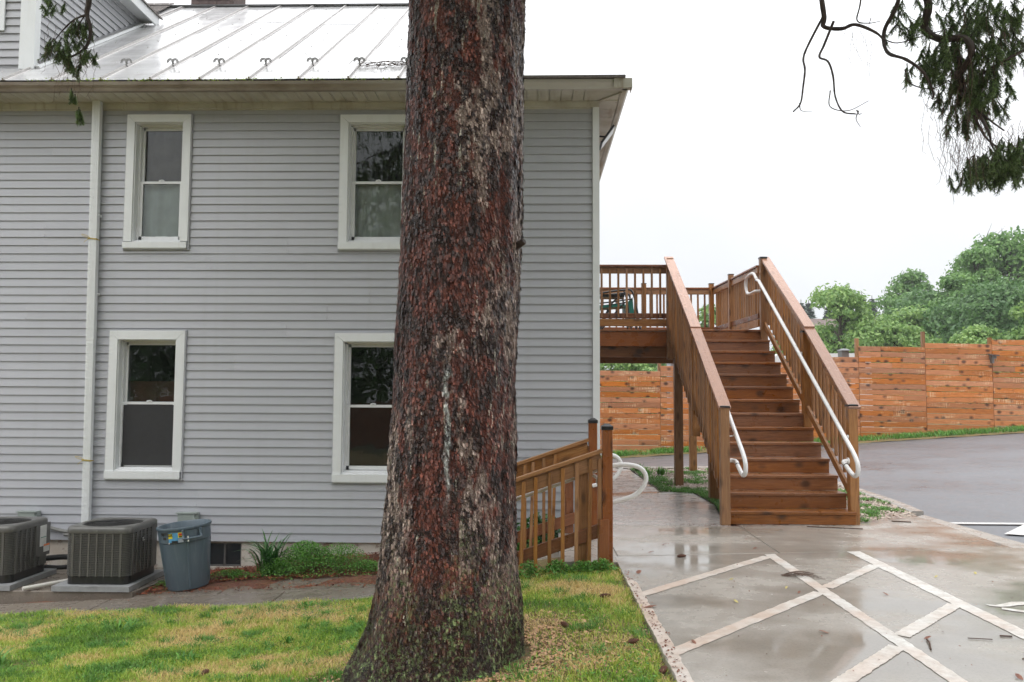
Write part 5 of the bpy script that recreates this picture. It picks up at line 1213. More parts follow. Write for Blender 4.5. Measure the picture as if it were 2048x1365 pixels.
# left branch hanging before the roof
limb([(-.7, 5.3, 6.0), (-1.8, 5.35, 5.6), (-2.8, 5.4, 4.9), (-3.04, 5.4, 4.4), (-3.06, 5.4, 4.2), (-3.07, 5.4, 4.12), (-3.04, 5.4, 4.01), (-3.06, 5.4, 3.90), (-3.13, 5.4, 3.84), (-3.22, 5.4, 3.80)], .03, .004)
limb([(-3.07, 5.4, 4.12), (-3.16, 5.4, 4.08), (-3.24, 5.4, 4.0), (-3.28, 5.38, 3.92)], .007, .003); limb([(-3.07, 5.4, 4.13), (-3.12, 5.4, 4.05), (-3.17, 5.42, 3.95), (-3.22, 5.42, 3.85)], .005, .002)
spec = []
region(-3.34, -3.24, 3.86, 4.00, 7, y=(5.3, 5.5), l=(.07, .13), dens=330); region(-3.26, -3.12, 3.80, 3.98, 14, y=(5.3, 5.5), l=(.07, .13), dens=330); region(-3.16, -3.02, 4.0, 4.2, 9, y=(5.3, 5.5), l=(.07, .13), dens=330); region(-3.12, -3.02, 3.80, 3.93, 6, y=(5.3, 5.5), l=(.06, .12), dens=330); region(-3.36, -3.24, 4.14, 4.24, 5, y=(5.3, 5.5), l=(.06, .1), dens=330)
for x, z, l_ in ((-3.155, 3.60, .08), (-3.13, 3.56, .05), (-3.10, 3.47, .09), (-3.09, 3.45, .08), (-3.15, 3.58, .06), (-3.11, 3.45, .07)): spec.append(((x, 5.4, z), (.05, 0, -1), l_, 420, .05))
tb, NV, NF = twig_cluster(spec, seed=9); b = MB()
for _ in range(60):
    q = Vector((rr_.uniform(-3.33, -3.03), rr_.uniform(5.32, 5.48), rr_.uniform(3.62, 4.1))); pts = [q]; l_ = rr_.uniform(.06, .17)
    for s_ in range(4): q = q+Vector((rr_.uniform(-.014, .014), rr_.uniform(-.01, .01), -l_/4)); pts.append(q)
    b.tube(pts, .0011, 3)
    for p in pts[1:]: b.tube([p, p+Vector((rr_.uniform(-.02, .02), 0, -.015))], .0008, 3)
tag(b.build('hanging_twigs', M['twig'], tree), kind='stuff')
crown('hanging_needles', tb, NV, NF)

# the crown above the frame: boughs round the upper trunk
def in_frame(p): return p[1] > .3 and p[2] < 1.53+.52*p[1]+.30 and abs(p[0]) < .75*p[1]+.8
bt_, P_c, D_c = MB(), [], []
rc = random.Random(77)
put('upper_trunk', np_mesh('upper_trunk', *(lambda n, zs_, rs_: (np.array([(math.cos(2*PI*k/n)*r, math.sin(2*PI*k/n)*r, z) for z, r in zip(zs_, rs_) for k in range(n)]), np.array([(a*n+k, a*n+(k+1) % n, (a+1)*n+(k+1) % n, (a+1)*n+k) for a in range(len(zs_)-1) for k in range(n)])))(20, [6.3, 9, 12, 17], [.33, .26, .17, .03]), M['bark'], True, 4), tree, T(-.40, 5.2, 0))
for i in range(170):
    t = i/170; z = 5.2+11.2*t; L_ = (5.2*(1-t)**.8+.4)*rc.uniform(.75, 1.1); a = i*2.399+rc.uniform(-.2, .2); pts = []; o_ = Vector((-.42, 5.2, z))
    for s_ in range(9):
        q = s_/8; pts.append(o_+Vector((math.cos(a)*L_*q, math.sin(a)*L_*q, -.9*L_*q*q*.45-.1*q)))
    kp = [p for p in pts if not in_frame(p)]
    if len(kp) < 4 or in_frame(pts[3]): continue
    bt_.tube(kp, [.035*(1-j/len(kp))+.006 for j in range(len(kp))], 5)
    for j in range(2, len(kp)):
        for _ in range(int(120+80*(1-t))):
            p = kp[j]+Vector((rc.gauss(0, .22), rc.gauss(0, .22), -abs(rc.gauss(0, .28))))
            if not in_frame(p-Vector((0, 0, .2))): P_c.append(p)
P_c = np.array(P_c); n = len(P_c); s_ = rng.uniform(.05, .12, n)[:, None]; a_ = rng.uniform(0, 2*PI, n)
d1_ = np.stack([np.cos(a_)*.6, np.sin(a_)*.6, -rng.uniform(.3, 1, n)], -1); d2_ = np.stack([-np.sin(a_), np.cos(a_), rng.uniform(-.3, .3, n)], -1)*.15
V = np.concatenate([P_c-d1_*s_, P_c+d2_*s_, P_c+d1_*s_, P_c-d2_*s_])-np.array([-.50, 5.2, -.15]); i_ = np.arange(n)
tag(put('crown', np_mesh('crown', V, np.stack([i_, i_+n, i_+2*n, i_+3*n], -1), M['spruce needles'], False, 4), tree, T(-.50, 5.2, -.15)), kind='stuff'); bt_.build('boughs', M['bark thin'], tree)
# ------------------------------------------------------------------ lawn grass (uncountable)
def blades(name, X, Y, Z, hmin, hmax, wd, mat, lean=.5, bend=.5, seed=0, **kw):
    r = np.random.default_rng(seed); n = len(X); h = r.uniform(hmin, hmax, n); a = r.uniform(0, 2*PI, n); w = wd*r.uniform(.6, 1.3, n)
    la = r.uniform(0, 2*PI, n); l1 = r.uniform(.05, lean, n)*h; l2 = l1+r.uniform(.1, bend, n)*h
    bx, by = np.cos(a)*w/2, np.sin(a)*w/2; dx, dy = np.cos(la), np.sin(la)
    p0 = np.stack([X-bx, Y-by, Z-.006], -1); p1 = np.stack([X+bx, Y+by, Z-.006], -1)
    p2 = np.stack([X+dx*l1-bx*.8, Y+dy*l1-by*.8, Z+h*.6], -1); p3 = np.stack([X+dx*l1+bx*.8, Y+dy*l1+by*.8, Z+h*.6], -1)
    p4 = np.stack([X+dx*l2, Y+dy*l2, Z+h*np.clip(1.0-.35*l2/h, .3, 1)], -1)
    V = np.concatenate([p0, p1, p2, p3, p4]); i = np.arange(n)
    F = np.concatenate([np.stack([i, i+n, i+3*n], -1), np.stack([i, i+3*n, i+2*n], -1), np.stack([i+2*n, i+3*n, i+4*n], -1)])
    return tag(put(name, np_mesh(name, V, F, mat, False, 3)), kind='stuff', **kw)
N = 250000
Yb = 3.9+4.25*rng.random(N)**1.15; Xb = rng.uniform(-5.8, .85, N)
edge = .745+.02*np.sin(Yb*9)+.012*np.sin(Yb*31)
keep = (Xb < edge+rng.normal(0, .012, N)) & (Xb > -.70*Yb) & (Yb < 8.04+.04*np.sin(Xb*5)) & ~((Yb > 7.55) & (Xb > -.26)) & (((Xb+.5)/.50)**2+((Yb-5.2)/.50)**2 > 1)
# thinner, drier turf around the trunk
dt = np.hypot(Xb+.5, Yb-5.2); keep &= rng.random(N) < np.clip((dt-.45)/.9, .22, 1)
Xb, Yb = Xb[keep], Yb[keep]; Zb = lawn_z(Xb, Yb)
cl = np.array([noise.noise((x*2.3, y*2.3, 3.1)) for x, y in zip(Xb[::1], Yb[::1])])
hs_ = 1+.55*cl
o = blades('grass', Xb, Yb, Zb, .014, .062, .0046, M['grass'], .9, .9, 1)
nv = len(Xb); me = o.data; co = np.empty(len(me.vertices)*3, np.float32); me.vertices.foreach_get('co', co); co = co.reshape(-1, 3)
for q in range(5): co[q*nv:(q+1)*nv, 2] = Zb+(co[q*nv:(q+1)*nv, 2]-Zb)*hs_
me.vertices.foreach_set('co', co.ravel())
# taller blades near edges and in tufts
N = 16000; c_ = rng.integers(0, 260, N); tcx = rng.uniform(-5.2, .7, 260); tcy = rng.uniform(4.2, 7.9, 260)
Xb = tcx[c_]+rng.normal(0, .03, N); Yb = tcy[c_]+rng.normal(0, .03, N); k_ = (Xb < .74) & (Yb < 8.02) & ~((Yb > 7.5) & (Xb > -.27)) & (((Xb+.5)/.52)**2+((Yb-5.2)/.52)**2 > 1); Xb, Yb = Xb[k_], Yb[k_]
blades('grass_tufts', Xb, Yb, lawn_z(Xb, Yb), .04, .085, .005, M['weed leaf'], .8, .8, 2)
# clover-like leaves: little fans
def leaflets(name, X, Y, Z, s0, s1, mat, seed=0, tilt=.7):
    r = np.random.default_rng(seed); n = len(X); s = r.uniform(s0, s1, n); nx, ny = r.normal(0, tilt, n), r.normal(0, tilt, n); nz = np.ones(n)
    L_ = np.sqrt(nx**2+ny**2+1); nrm = np.stack([nx/L_, ny/L_, nz/L_], -1); a = r.uniform(0, 2*PI, n); t = np.stack([np.cos(a), np.sin(a), np.zeros(n)], -1)
    t -= nrm*(t*nrm).sum(1)[:, None]; t /= np.linalg.norm(t, axis=1)[:, None]; b_ = np.cross(nrm, t); c = np.stack([X, Y, Z], -1)
    V = np.concatenate([c-t*s[:, None], c+b_*(s*.55)[:, None], c+t*s[:, None], c-b_*(s*.55)[:, None]]); i = np.arange(n); F = np.stack([i, i+n, i+2*n, i+3*n], -1)
    return tag(put(name, np_mesh(name, V, F, mat, False, 4)), kind='stuff')
N = 26000; Xb = rng.uniform(-5, .74, N); Yb = rng.uniform(4, 8, N); cl = np.array([noise.noise((x*1.1+9, y*1.1, 7.7)) for x, y in zip(Xb, Yb)])
k_ = (cl > .02) & (Xb > -.7*Yb) & ~((Yb > 7.5) & (Xb > -.27)) & (((Xb+.5)/.5)**2+((Yb-5.2)/.5)**2 > 1); Xb, Yb = Xb[k_], Yb[k_]
leaflets('clover', Xb, Yb, lawn_z(Xb, Yb)+rng.uniform(.015, .045, len(Xb)), .005, .012, M['weed leaf'], 4)
# verge at the fence, tufts in the island
N = 26000; Xb = rng.uniform(1.5, 22, N); Yb = 22.0+.75*rng.random(N); cl = np.array([noise.noise((x*1.4, 0, 2.2)) for x in Xb]); k_ = rng.random(N) < .55+cl; Xb, Yb = Xb[k_], Yb[k_]
blades('verge_grass', Xb, Yb, strip_z(Xb), .06, .20, .014, M['weed leaf'], .6, .7, 5)
N = 30000; c_ = rng.integers(0, 300, N); tcx = rng.uniform(1.9, 5.0, 300); tcy = rng.uniform(10.0, 16.9, 300)
def in_isl(x, y):
    c = False; n = len(isl)
    for i in range(n):
        (x1, y1), (x2, y2) = isl[i], isl[(i+1) % n]
        if (y1 > y) != (y2 > y) and x < (x2-x1)*(y-y1)/(y2-y1)+x1: c = not c
    return c
ok = np.array([in_isl(x, y) and (noise.noise((x*1.2, y*1.2, 8)) > -.08 or x < 2.35 or (x > 3.9 and y < 11.5)) for x, y in zip(tcx, tcy)])
# a green rim along the walk edge
Xb = tcx[c_]+rng.normal(0, .05, N); Yb = tcy[c_]+rng.normal(0, .07, N); k_ = ok[c_]; Xb, Yb = Xb[k_], Yb[k_]; k2 = np.array([in_isl(x, y) for x, y in zip(Xb, Yb)]); Xb, Yb = Xb[k2], Yb[k2]
blades('island_weeds', Xb, Yb, np.full(len(Xb), .03), .02, .065, .010, M['weed leaf'], .9, .8, 6)
N = 5000; t = rng.random(N); ex_ = np.interp(t, [0, .3, .5, .7, 1], [2.33, 2.52, 2.5, 2.02, 2.0]); ey_ = np.interp(t, [0, .3, .5, .7, 1], [10.1, 11.4, 12.8, 13.1, 16.6])
blades('edge_weeds', ex_+np.abs(rng.normal(0, .09, N)), ey_+rng.normal(0, .08, N), np.full(N, .03), .02, .07, .010, M['weed leaf'], .9, .8, 7)
# wood chips on the island and mulch crumbs on the bed
def chips(name, X, Y, Z, s0, s1, mat, seed): return leaflets(name, X, Y, Z, s0, s1, mat, seed, .35)
N = 9000; Xb = rng.uniform(1.9, 5.1, N); Yb = rng.uniform(9.8, 17, N); k_ = np.array([in_isl(x, y) for x, y in zip(Xb, Yb)]); Xb, Yb = Xb[k_], Yb[k_]
chips('pale_wood_chips', Xb, Yb, np.full(len(Xb), .045), .012, .035, plain('pale chip', (.50, .41, .34), .7, nz=.35, scale=3), 8)
N = 9000; Xb = rng.uniform(-4.1, -.3, N); Yb = rng.uniform(8.6, 9.8, N); k_ = np.array([y > fy(x)-.05+.08*noise.noise((x*6, y*6, 0)) for x, y in zip(Xb, Yb)]); Xb, Yb = Xb[k_], Yb[k_]
redchip = plain('red brown chip', (.20, .055, .022), .6, nz=.5, scale=3)
chips('mulch_chips', Xb, Yb, bed_z(Xb, Yb)+.03, .008, .026, redchip, 9)
N = 700; Xb = rng.uniform(-4.3, -.5, N); Yb = 8.62+np.abs(rng.normal(0, .16, N)); chips('loose_mulch', Xb, Yb, path_z(Xb)+.012, .006, .02, redchip, 10)
N = 6500; a_ = rng.uniform(0, 2*PI, N); r_ = .42+np.abs(rng.normal(0, .33, N)); Xb, Yb = -.42+r_*np.cos(a_), 5.15+r_*np.sin(a_); k_ = (Xb < .74) & (Yb > 3.9); Xb, Yb = Xb[k_], Yb[k_]
chips('needle_litter', Xb, Yb, lawn_z(Xb, Yb)+.016, .006, .020, plain('needle litter', (.50, .30, .17), .7, nz=.5, scale=4), 11)
N = 260; Yb = rng.uniform(4, 7.1, N); Xb = .775+np.abs(rng.normal(0, .035, N)); chips('edge_litter', Xb, Yb, np.full(N, .038), .004, .013, M['dead leaf'], 12)
# gutter seedlings and debris on the roof edge
N = 700; Xb = rng.uniform(-6.0, -1.0, N); k_ = np.array([noise.noise((x*4, 1, 1)) > -.1 for x in Xb]); Xb = Xb[k_]
leaflets('gutter_seedlings', Xb, rng.uniform(9.31, 9.38, len(Xb)), rng.uniform(5.18, 5.225, len(Xb)), .008, .018, leafmat('yellow green leaf', (.20, .30, .05), (.42, .52, .10), extra=5).m, 13, .9)
MB().box(-8.3, .9, 9.345, 9.41, 5.15, 5.172).build('gutter_litter', M['mulch'], gu)
b = MB()
for _ in range(90):
    t = random.random(); x = -2.35+1.5*random.random()**.7; y = 9.86+random.uniform(-.05, .08); z = rz(y)+.03
    b.tube(bez([(x, y, z), (x+random.uniform(.05, .2), y+random.uniform(-.06, .06), z+random.uniform(0, .05)), (x+random.uniform(.15, .38), y+random.uniform(-.1, .1), z+random.uniform(0, .03))], 3), .0035, 3)
nest = b.build('twig_litter', M['twig'], None); tag(nest, 'tangle of fallen twigs caught behind the snow guards on the metal roof', 'twigs')

# ------------------------------------------------------------------ plants by the foundation
def strap_plant(name, label, cat, x, y, z, n, L, w, mat, seed, group=None):
    r = random.Random(seed); b = MB()
    for _ in range(n):
        a = r.uniform(0, 2*PI); l_ = L*r.uniform(.6, 1.1); out = r.uniform(.25, .95); px, py = x+r.gauss(0, .04), y+r.gauss(0, .03); v = []; segs = 7; d = Vector((math.cos(a), math.sin(a), 0)); s = Vector((-math.sin(a), math.cos(a), 0))
        for k_ in range(segs+1):
            t = k_/segs; p = Vector((px, py, z-.02))+d*(l_*out*t*t*.9+l_*.1*t)+Vector((0, 0, l_*(t-.55*out*t*t*t))); ww = w*(1-t**2.2)*(.55+.6*t)
            v += [tuple(p-s*ww), tuple(p+s*ww)]
        b.add(v, [[2*k_, 2*k_+1, 2*k_+3, 2*k_+2] for k_ in range(segs)])
    o = b.build(name, mat); return tag(o, label, cat, group)
strap_plant('iris_clump', 'dark green strap leaved clump against the pale foundation beside the feathery weeds', 'plant', -2.95, 9.30, -.50, 80, .56, .019, M['iris leaf'], 2)
strap_plant('iris_shoot', 'single arching strap leaved shoot just left of the larger strap leaved clump', 'plant', -3.12, 9.42, -.50, 7, .40, .012, M['iris leaf'], 4)
def weed(name, label, x, y, z, rx, ry, h, n, s, mat, seed, cat='plant', group=None, stems=20):
    r = np.random.default_rng(seed); u = r.normal(0, .42, n); v = r.normal(0, .42, n); X = x+u*rx; Y = y+v*ry; hh = h*np.clip(1-(u**2+v**2)*.9, .08, 1)*r.uniform(.35, 1.08, n)
    rt = thing(name, label, cat, (x, y, z), group)
    o = leaflets('leaves', X, Y, z+hh, s*.5, s, mat, seed, .8); del o['kind']; me = o.data; o.parent = rt; o.matrix_basis = WM[rt.name].inverted(); tag(o, kind='stuff')
    b = MB(); rr = random.Random(seed)
    for _ in range(stems):
        a = rr.uniform(0, 2*PI); q = rr.uniform(.2, .8); b.tube([(x+rr.gauss(0, .04), y+rr.gauss(0, .03), z-.03), (x+math.cos(a)*rx*.3*q, y+math.sin(a)*ry*.3*q, z+h*.5), (x+math.cos(a)*rx*.6*q, y+math.sin(a)*ry*.6*q, z+h*.9)], .002, 3)
    b.build('stems', mat, rt); return rt
weed('feathery_weed', 'large feathery bright green weed beside the strap leaved clump at the foundation', -2.55, 9.32, -.47, .42, .28, .32, 5600, .014, M['weed leaf'], 21)
weed('feathery_weed', 'low feathery weed in front of the dark strap leaved clump', -2.80, 9.20, -.50, .30, .16, .20, 1800, .012, M['weed leaf'], 22)
weed('feathery_weed', 'feathery green weed against the foundation nearest the big tree trunk', -2.15, 9.30, -.46, .44, .24, .30, 3200, .012, M['weed leaf'], 23)
weed('ground_weed', 'small low weed between the tree trunk and the feathery plants', -1.80, 9.22, -.45, .40, .16, .12, 1400, .013, M['weed leaf'], 24)
weed('ground_weed', 'low creeping weed at the path edge by the basement window', -3.35, 9.22, -.53, .34, .10, .09, 900, .014, M['weed leaf'], 25)
weed('ground_weed', 'thin moss green weed between trash can and concrete base', -3.98, 9.05, -.58, .2, .3, .06, 700, .012, M['weed leaf'], 26)
weed('leafy_shrub', 'leafy green shrub against the siding behind the step railings', .10, 9.50, -.38, .55, .30, .52, 2400, .034, M['iris leaf'], 27)
weed('leafy_shrub', 'bright green low plant under the far step railing beside the tree trunk', -.12, 9.30, -.38, .42, .22, .34, 1800, .028, M['weed leaf'], 28)
for q_, (x, y, s, l_) in enumerate(((.45, 7.28, .10, 'small weed at the foot of the black capped railing post'), (.22, 7.30, .12, 'broad leaved weed between two balusters of the step railing'), (-.02, 7.28, .16, 'weed with a climbing stem at the railing baluster nearest the trunk'), (.60, 7.22, .12, 'bright weed clump around the base of the railing post'))):
    z = float(lawn_z(np.array(x), np.array(y))); weed('railing_weed', l_, x, y, z, .16, .10, s, 330, .018, M['weed leaf'], 40+q_)
def broad(label, x, y, n, L, seed, mat='weed leaf'):
    z = float(lawn_z(np.array(x), np.array(y))); strap_plant('lawn_weed', label, 'weed', x, y, z+.01, n, L, .013, M[mat], seed)
broad('broad leaved rosette weed in the lawn at the lower photo edge by the trunk roots', -1.28, 4.9, 22, .13, 51)
broad('pale green broad leaved weed in the lawn below the trash can', -3.55, 7.25, 14, .16, 52); broad('dock-like weed in the lawn near the left photo edge', -3.95, 6.1, 20, .18, 53); broad('weed rosette in the mid lawn between the dry patches', -2.5, 6.0, 16, .12, 54)
broad('weed tuft at the grass edge where the path passes the feathery plants', -2.1, 7.85, 16, .10, 55); broad('weed tuft in the lawn, nearest the left of the trunk base', -1.9, 6.5, 16, .11, 56)
broad('tall tuft beside the walkway end at the asphalt kerb', 2.05, 16.5, 40, .30, 57) if 0 else None
strap_plant('kerb_tuft', 'grass tuft at the end of the walkway next to the kerb', 'plant', 2.08, 16.2, .03, 60, .24, .012, M['weed leaf'], 61); strap_plant('kerb_tuft', 'second grass tuft behind the stair post nearest the walkway', 'plant', 2.42, 15.6, .03, 60, .24, .012, M['weed leaf'], 62)

# ------------------------------------------------------------------ trees beyond the fence
def leafy_tree(label, x, y, z0, top, rad, mat, n=7000, leaf=.17, seed=0, lobes=26, cat='tree', grp='broadleaf trees beyond the fence', squat=1.0, bare=0):
    r = np.random.default_rng(seed); rr = random.Random(seed); H_ = top-z0; n = int(n*2.3); leaf *= .82; lobes = int(lobes*1.5)
    t = thing('broadleaf_tree', label, cat, (x, y, z0), grp)
    b = MB(); b.tube([(x, y, z0-.3), (x+.1, y, z0+H_*.3), (x-.05, y, z0+H_*.55), (x, y, z0+H_*.85)], [rad*.07, rad*.055, rad*.04, .03], 8)
    LC = []
    for i in range(lobes):
        f = (i+.5)/lobes; zz = z0+H_*(.14+.84*f); env = rad*(math.sin(PI*min(1, (.10+.86*f)))**.55)*(.9 if f < .7 else 1-.9*(f-.7))
        a = rr.uniform(0, 2*PI); q = env*rr.uniform(.35, .92); LC.append((x+math.cos(a)*q, y+math.sin(a)*q*.8, zz-rr.uniform(0, .08)*H_, rad*rr.uniform(.24, .42)*(1 if f < .75 else .75)))
        b.tube([(x, y, zz-H_*.12), (x+math.cos(a)*q*.5, y+math.sin(a)*q*.4, zz-H_*.05), LC[-1][:3]], [rad*.022, rad*.014, .01], 5)
    b.build('trunk', M['far bark'], t)
    LC.append((x, y, top-rad*.25, rad*.28)); LC = np.array(LC); w = LC[:, 3]**2; c_ = r.choice(len(LC), n, p=w/w.sum())
    d = r.normal(0, 1, (n, 3)); d /= np.linalg.norm(d, axis=1)[:, None]; d[:, 2] = np.where(d[:, 2] < -.3, -d[:, 2]*.6, d[:, 2])
    # sub-clumps give the crown its light and dark masses
    k_ = r.uniform(.62, 1.10, n); bump_ = np.array([noise.noise((float(a)*3.2, float(b_)*3.2, float(c)*3.2+q)) for (a, b_, c), q in zip(d, c_*3.7)])
    k_ = k_*(1+.38*bump_); P = LC[c_, :3]+d*(LC[c_, 3]*k_)[:, None]*np.array([1.12, 1.12, .82])
    nrm = d+r.normal(0, .55, (n, 3)); nrm /= np.linalg.norm(nrm, axis=1)[:, None]; tt = np.cross(nrm, r.normal(0, 1, (n, 3))); tt /= np.linalg.norm(tt, axis=1)[:, None]; bb = np.cross(nrm, tt)
    s = leaf*r.uniform(.5, 1.15, n)[:, None]
    V = np.concatenate([P-tt*s, P+bb*s*.55-tt*s*.1, P+tt*s, P-bb*s*.6+tt*s*.1]); i = np.arange(n); F = np.stack([i, i+n, i+2*n, i+3*n], -1)
    tag(put('crown', np_mesh('crown', V-np.array([x, y, z0]), F, M[mat], False, 4), t, T(x, y, z0)), kind='stuff')
    if bare:
        bb_ = MB()
        for _ in range(bare):
            p = Vector((x+rr.uniform(-1, 1), y, top-1.0)); pts = [p]
            for k_ in range(4): p = p+Vector((rr.uniform(-.3, .35), 0, rr.uniform(.2, .55))); pts.append(p)
            bb_.tube(pts, [.03, .025, .02, .012, .006], 4)
        bb_.build('bare_branches', M['far bark'], t)
    return t
leafy_tree('pale green open crowned tree rising behind the stair railing above the fence', 14.9, 40, .6, 6.8, 2.6, 'leaf pale', 8000, .14, 1, 30)
leafy_tree('pale green tree between the small conifers and the round topped tree', 19.3, 42, .6, 6.0, 2.4, 'leaf pale', 7500, .15, 2, 28)
leafy_tree('round topped mid green tree farther back, between the pale tree and the tall mass', 25.0, 55, .8, 9.8, 3.1, 'leaf mid', 8000, .18, 3, 30)
leafy_tree('deep green bushy tree filling the gap under the round topped tree', 21.8, 46, .7, 7.4, 3.3, 'leaf deep', 9000, .17, 4, 32)
leafy_tree('deep green broad tree in front of the tallest tree', 22.2, 40, .8, 7.0, 3.4, 'leaf deep', 11000, .15, 5, 34)
leafy_tree('tallest broad tree with mid green crown and a bare twig tip at the right', 28.2, 49, .8, 10.9, 4.3, 'leaf mid', 15000, .18, 6, 44, bare=6)
leafy_tree('second tall mid green tree cut by the photo edge', 31.2, 47, .8, 10.7, 4.0, 'leaf mid', 9000, .18, 7, 34)
leafy_tree('pale green tree low at the edge of the photo above the fence', 21.2, 34, .8, 6.0, 2.1, 'leaf pale', 7500, .13, 8, 26)
leafy_tree('yellowish green bush just above the fence boards', 16.0, 30, .9, 4.1, 1.5, 'leaf pale', 4500, .11, 9, 18)
leafy_tree('deep green thicket behind the pale tree over the mid fence', 18.2, 47, .6, 5.6, 2.8, 'leaf deep', 6000, .16, 10, 24)
leafy_tree('mid green tree seen under the deck beside the house corner', 4.0, 42, .1, 3.75, 2.2, 'leaf pale', 5000, .14, 11, 24)
leafy_tree('mid green tree seen under the deck, middle of the gap', 6.3, 44, .1, 3.5, 2.2, 'leaf mid', 5000, .14, 12, 24)
leafy_tree('sparse tree seen under the deck next to the grey box', 8.3, 46, .1, 4.1, 2.1, 'leaf pale', 3600, .14, 13, 22)
leafy_tree('pale tree showing through the far deck balusters', 9.0, 42, .2, 6.2, 1.5, 'leaf pale', 4000, .13, 14, 20)
leafy_tree('pale tree behind the stair, low above the fence', 12.3, 38, .4, 4.6, 1.9, 'leaf pale', 4500, .13, 15, 22)
leafy_tree('tall mid green tree shoulder at the left side of the tallest tree', 25.2, 47, .8, 10.1, 2.5, 'leaf mid', 7000, .16, 31, 26)
leafy_tree('deep green tree filling in beneath the tallest tree', 26.6, 44, .8, 7.8, 3.4, 'leaf deep', 9000, .16, 32, 30)
leafy_tree('mid green tree between the round topped tree and the tall ones', 22.6, 44, .7, 8.0, 2.4, 'leaf mid', 7000, .15, 33, 26)
leafy_tree('fresh green tree low at the photo edge in front of the tallest trees', 24.2, 37, .8, 7.2, 2.4, 'leaf mid', 8000, .14, 34, 28)
leafy_tree('low pale tree right behind the fence boards under the conifer row', 17.2, 39, .6, 5.0, 2.0, 'leaf pale', 5000, .13, 35, 22)
def conifer(label, x, y, z0, top, rad, seed):
    rr = random.Random(seed); t = thing('conifer', label, 'tree', (x, y, z0), 'dark conifers on the skyline'); V, F = [], []
    tr = MB(); tr.tube([(x, y, z0), (x, y, top)], [.2, .03], 6); tr.build('trunk', M['far bark'], t)
    n = 44
    for i in range(n):
        z = z0+(top-z0)*(.12+.86*i/n); R_ = rad*1.15*(1-i/n)**.7+.2
        for _ in range(26):
            a = rr.uniform(0, 2*PI); l_ = R_*rr.uniform(.7, 1.1); dx, dy = math.cos(a), math.sin(a); w = .24+.14*l_
            for q in range(3):
                s0_, s1_ = q/3, (q+1)/3+.1; n0 = len(V); zz = z-.22*l_*s0_; 
                V += [(x+dx*l_*s0_-dy*w, y+dy*l_*s0_+dx*w, zz), (x+dx*l_*s0_+dy*w, y+dy*l_*s0_-dx*w, zz-.05), (x+dx*l_*s1_, y+dy*l_*s1_, z-.26*l_*s1_+rr.uniform(-.12, .06))]; F.append((n0, n0+1, n0+2))
    tag(put('crown', np_mesh('crown', np.array(V)-np.array([x, y, z0]), F, M['conifer needles'], False, 3), t, T(x, y, z0)), kind='stuff')
for q_, (x, y, top, rad, l_) in enumerate(((29.3, 90, 12.0, 2.3, 'widest dark conifer on the skyline, just right of the stair rail'), (30.8, 92, 12.2, 2.0, 'dark conifer directly beside the widest skyline conifer'), (28.0, 92, 11.2, 1.8, 'lowest dark conifer, half hidden by the stair rail'), (32.4, 90, 11.8, 1.8, 'dark conifer half behind the pale open crowned tree'), (35.9, 90, 12.9, 1.7, 'pointed dark conifer, first in the row right of the pale tree'), (37.4, 91, 12.6, 1.6, 'pointed dark conifer in the middle of the skyline row'), (38.9, 90, 12.9, 1.6, 'pointed dark conifer, third in the skyline row'), (40.3, 91, 12.7, 1.6, 'pointed dark conifer nearest the round topped tree'))):
    conifer(l_, x, y, 2.0, top, rad, 70+q_)
# far house, van and boxes behind the fence
fh = thing('far_house', 'tan house with a brown roof half hidden behind the pale trees', 'house', (22.4, 58, 1))
MB().box(19.6, 25.0, 58, 64, .8, 5.6).build('wall', M['far wall'], fh)
b = MB(); b.add([(19.2, 57.5, 5.5), (25.4, 57.5, 5.5), (25.4, 64.5, 5.5), (19.2, 64.5, 5.5), (19.2, 61, 7.2), (25.4, 61, 7.2)], [[0, 1, 5, 4], [2, 3, 4, 5], [0, 4, 3], [1, 2, 5], [3, 2, 1, 0]]); b.build('roof', M['far roof'], fh)
for x in (20.6, 22.2, 23.8): MB().box(x-.4, x+.4, 57.95, 58.0, 3.6, 4.9).build('window', M['tinted'], fh)
vn = thing('parked_van', 'white van roof showing over the fence between the stair treads and the bottom rail', 'van', (8.9, 28, 0))
o_ = [(7.4, .5), (7.35, 1.3), (7.6, 2.0), (7.9, 2.75), (8.1, 2.9), (10.9, 2.93), (11.1, 2.8), (11.15, .5)]
b = MB(); v = [(x, 27.2, z) for x, z in o_]+[(x, 29.0, z) for x, z in o_]; n = len(o_); b.add(v, [list(range(n)), list(range(2*n-1, n-1, -1))]+[[(i+1) % n, i, n+i, n+(i+1) % n] for i in range(n)]); vb = b.build('body', M['van'], vn)
MB().box(8.2, 10.9, 27.17, 27.2, 2.25, 2.72).build('side_window', M['tinted'], vn)
for x in (8.1, 10.4): b = MB(); b.tube([(x, 27.15, .45), (x, 27.4, .45)], .34, 20); b.build('wheel', M['black plastic'], vn)
ub = thing('utility_cabinet', 'pale blue grey metal cabinet with a flat lid rising above the fence under the deck', 'cabinet', (4.15, 24, 0))
MB().box(3.98, 4.60, 23.9, 24.5, -.2, 2.66).build('cabinet_body', M['shed grey'], ub); MB().box(3.90, 4.68, 23.82, 24.6, 2.66, 2.73).build('lid', M['van'], ub); MB().box(4.02, 4.06, 23.885, 23.9, 1.2, 2.6).build('door_edge', M['guard metal'], ub)
u2 = thing('lidded_box', 'small dark roofed box peeking over the fence beside a fence post', 'box', (8.75, 23.4, 0))
MB().box(8.70, 8.90, 23.3, 23.6, 1.6, 2.80).build('box_body', M['guard metal'], u2); b = MB(); b.add([(8.67, 23.22, 2.80), (8.93, 23.22, 2.80), (8.93, 23.66, 2.80), (8.67, 23.66, 2.80), (8.72, 23.4, 2.86), (8.88, 23.4, 2.86)], [[0, 1, 5, 4], [2, 3, 4, 5], [0, 4, 3], [1, 2, 5]]); b.build('box_roof', M['tinted'], u2)
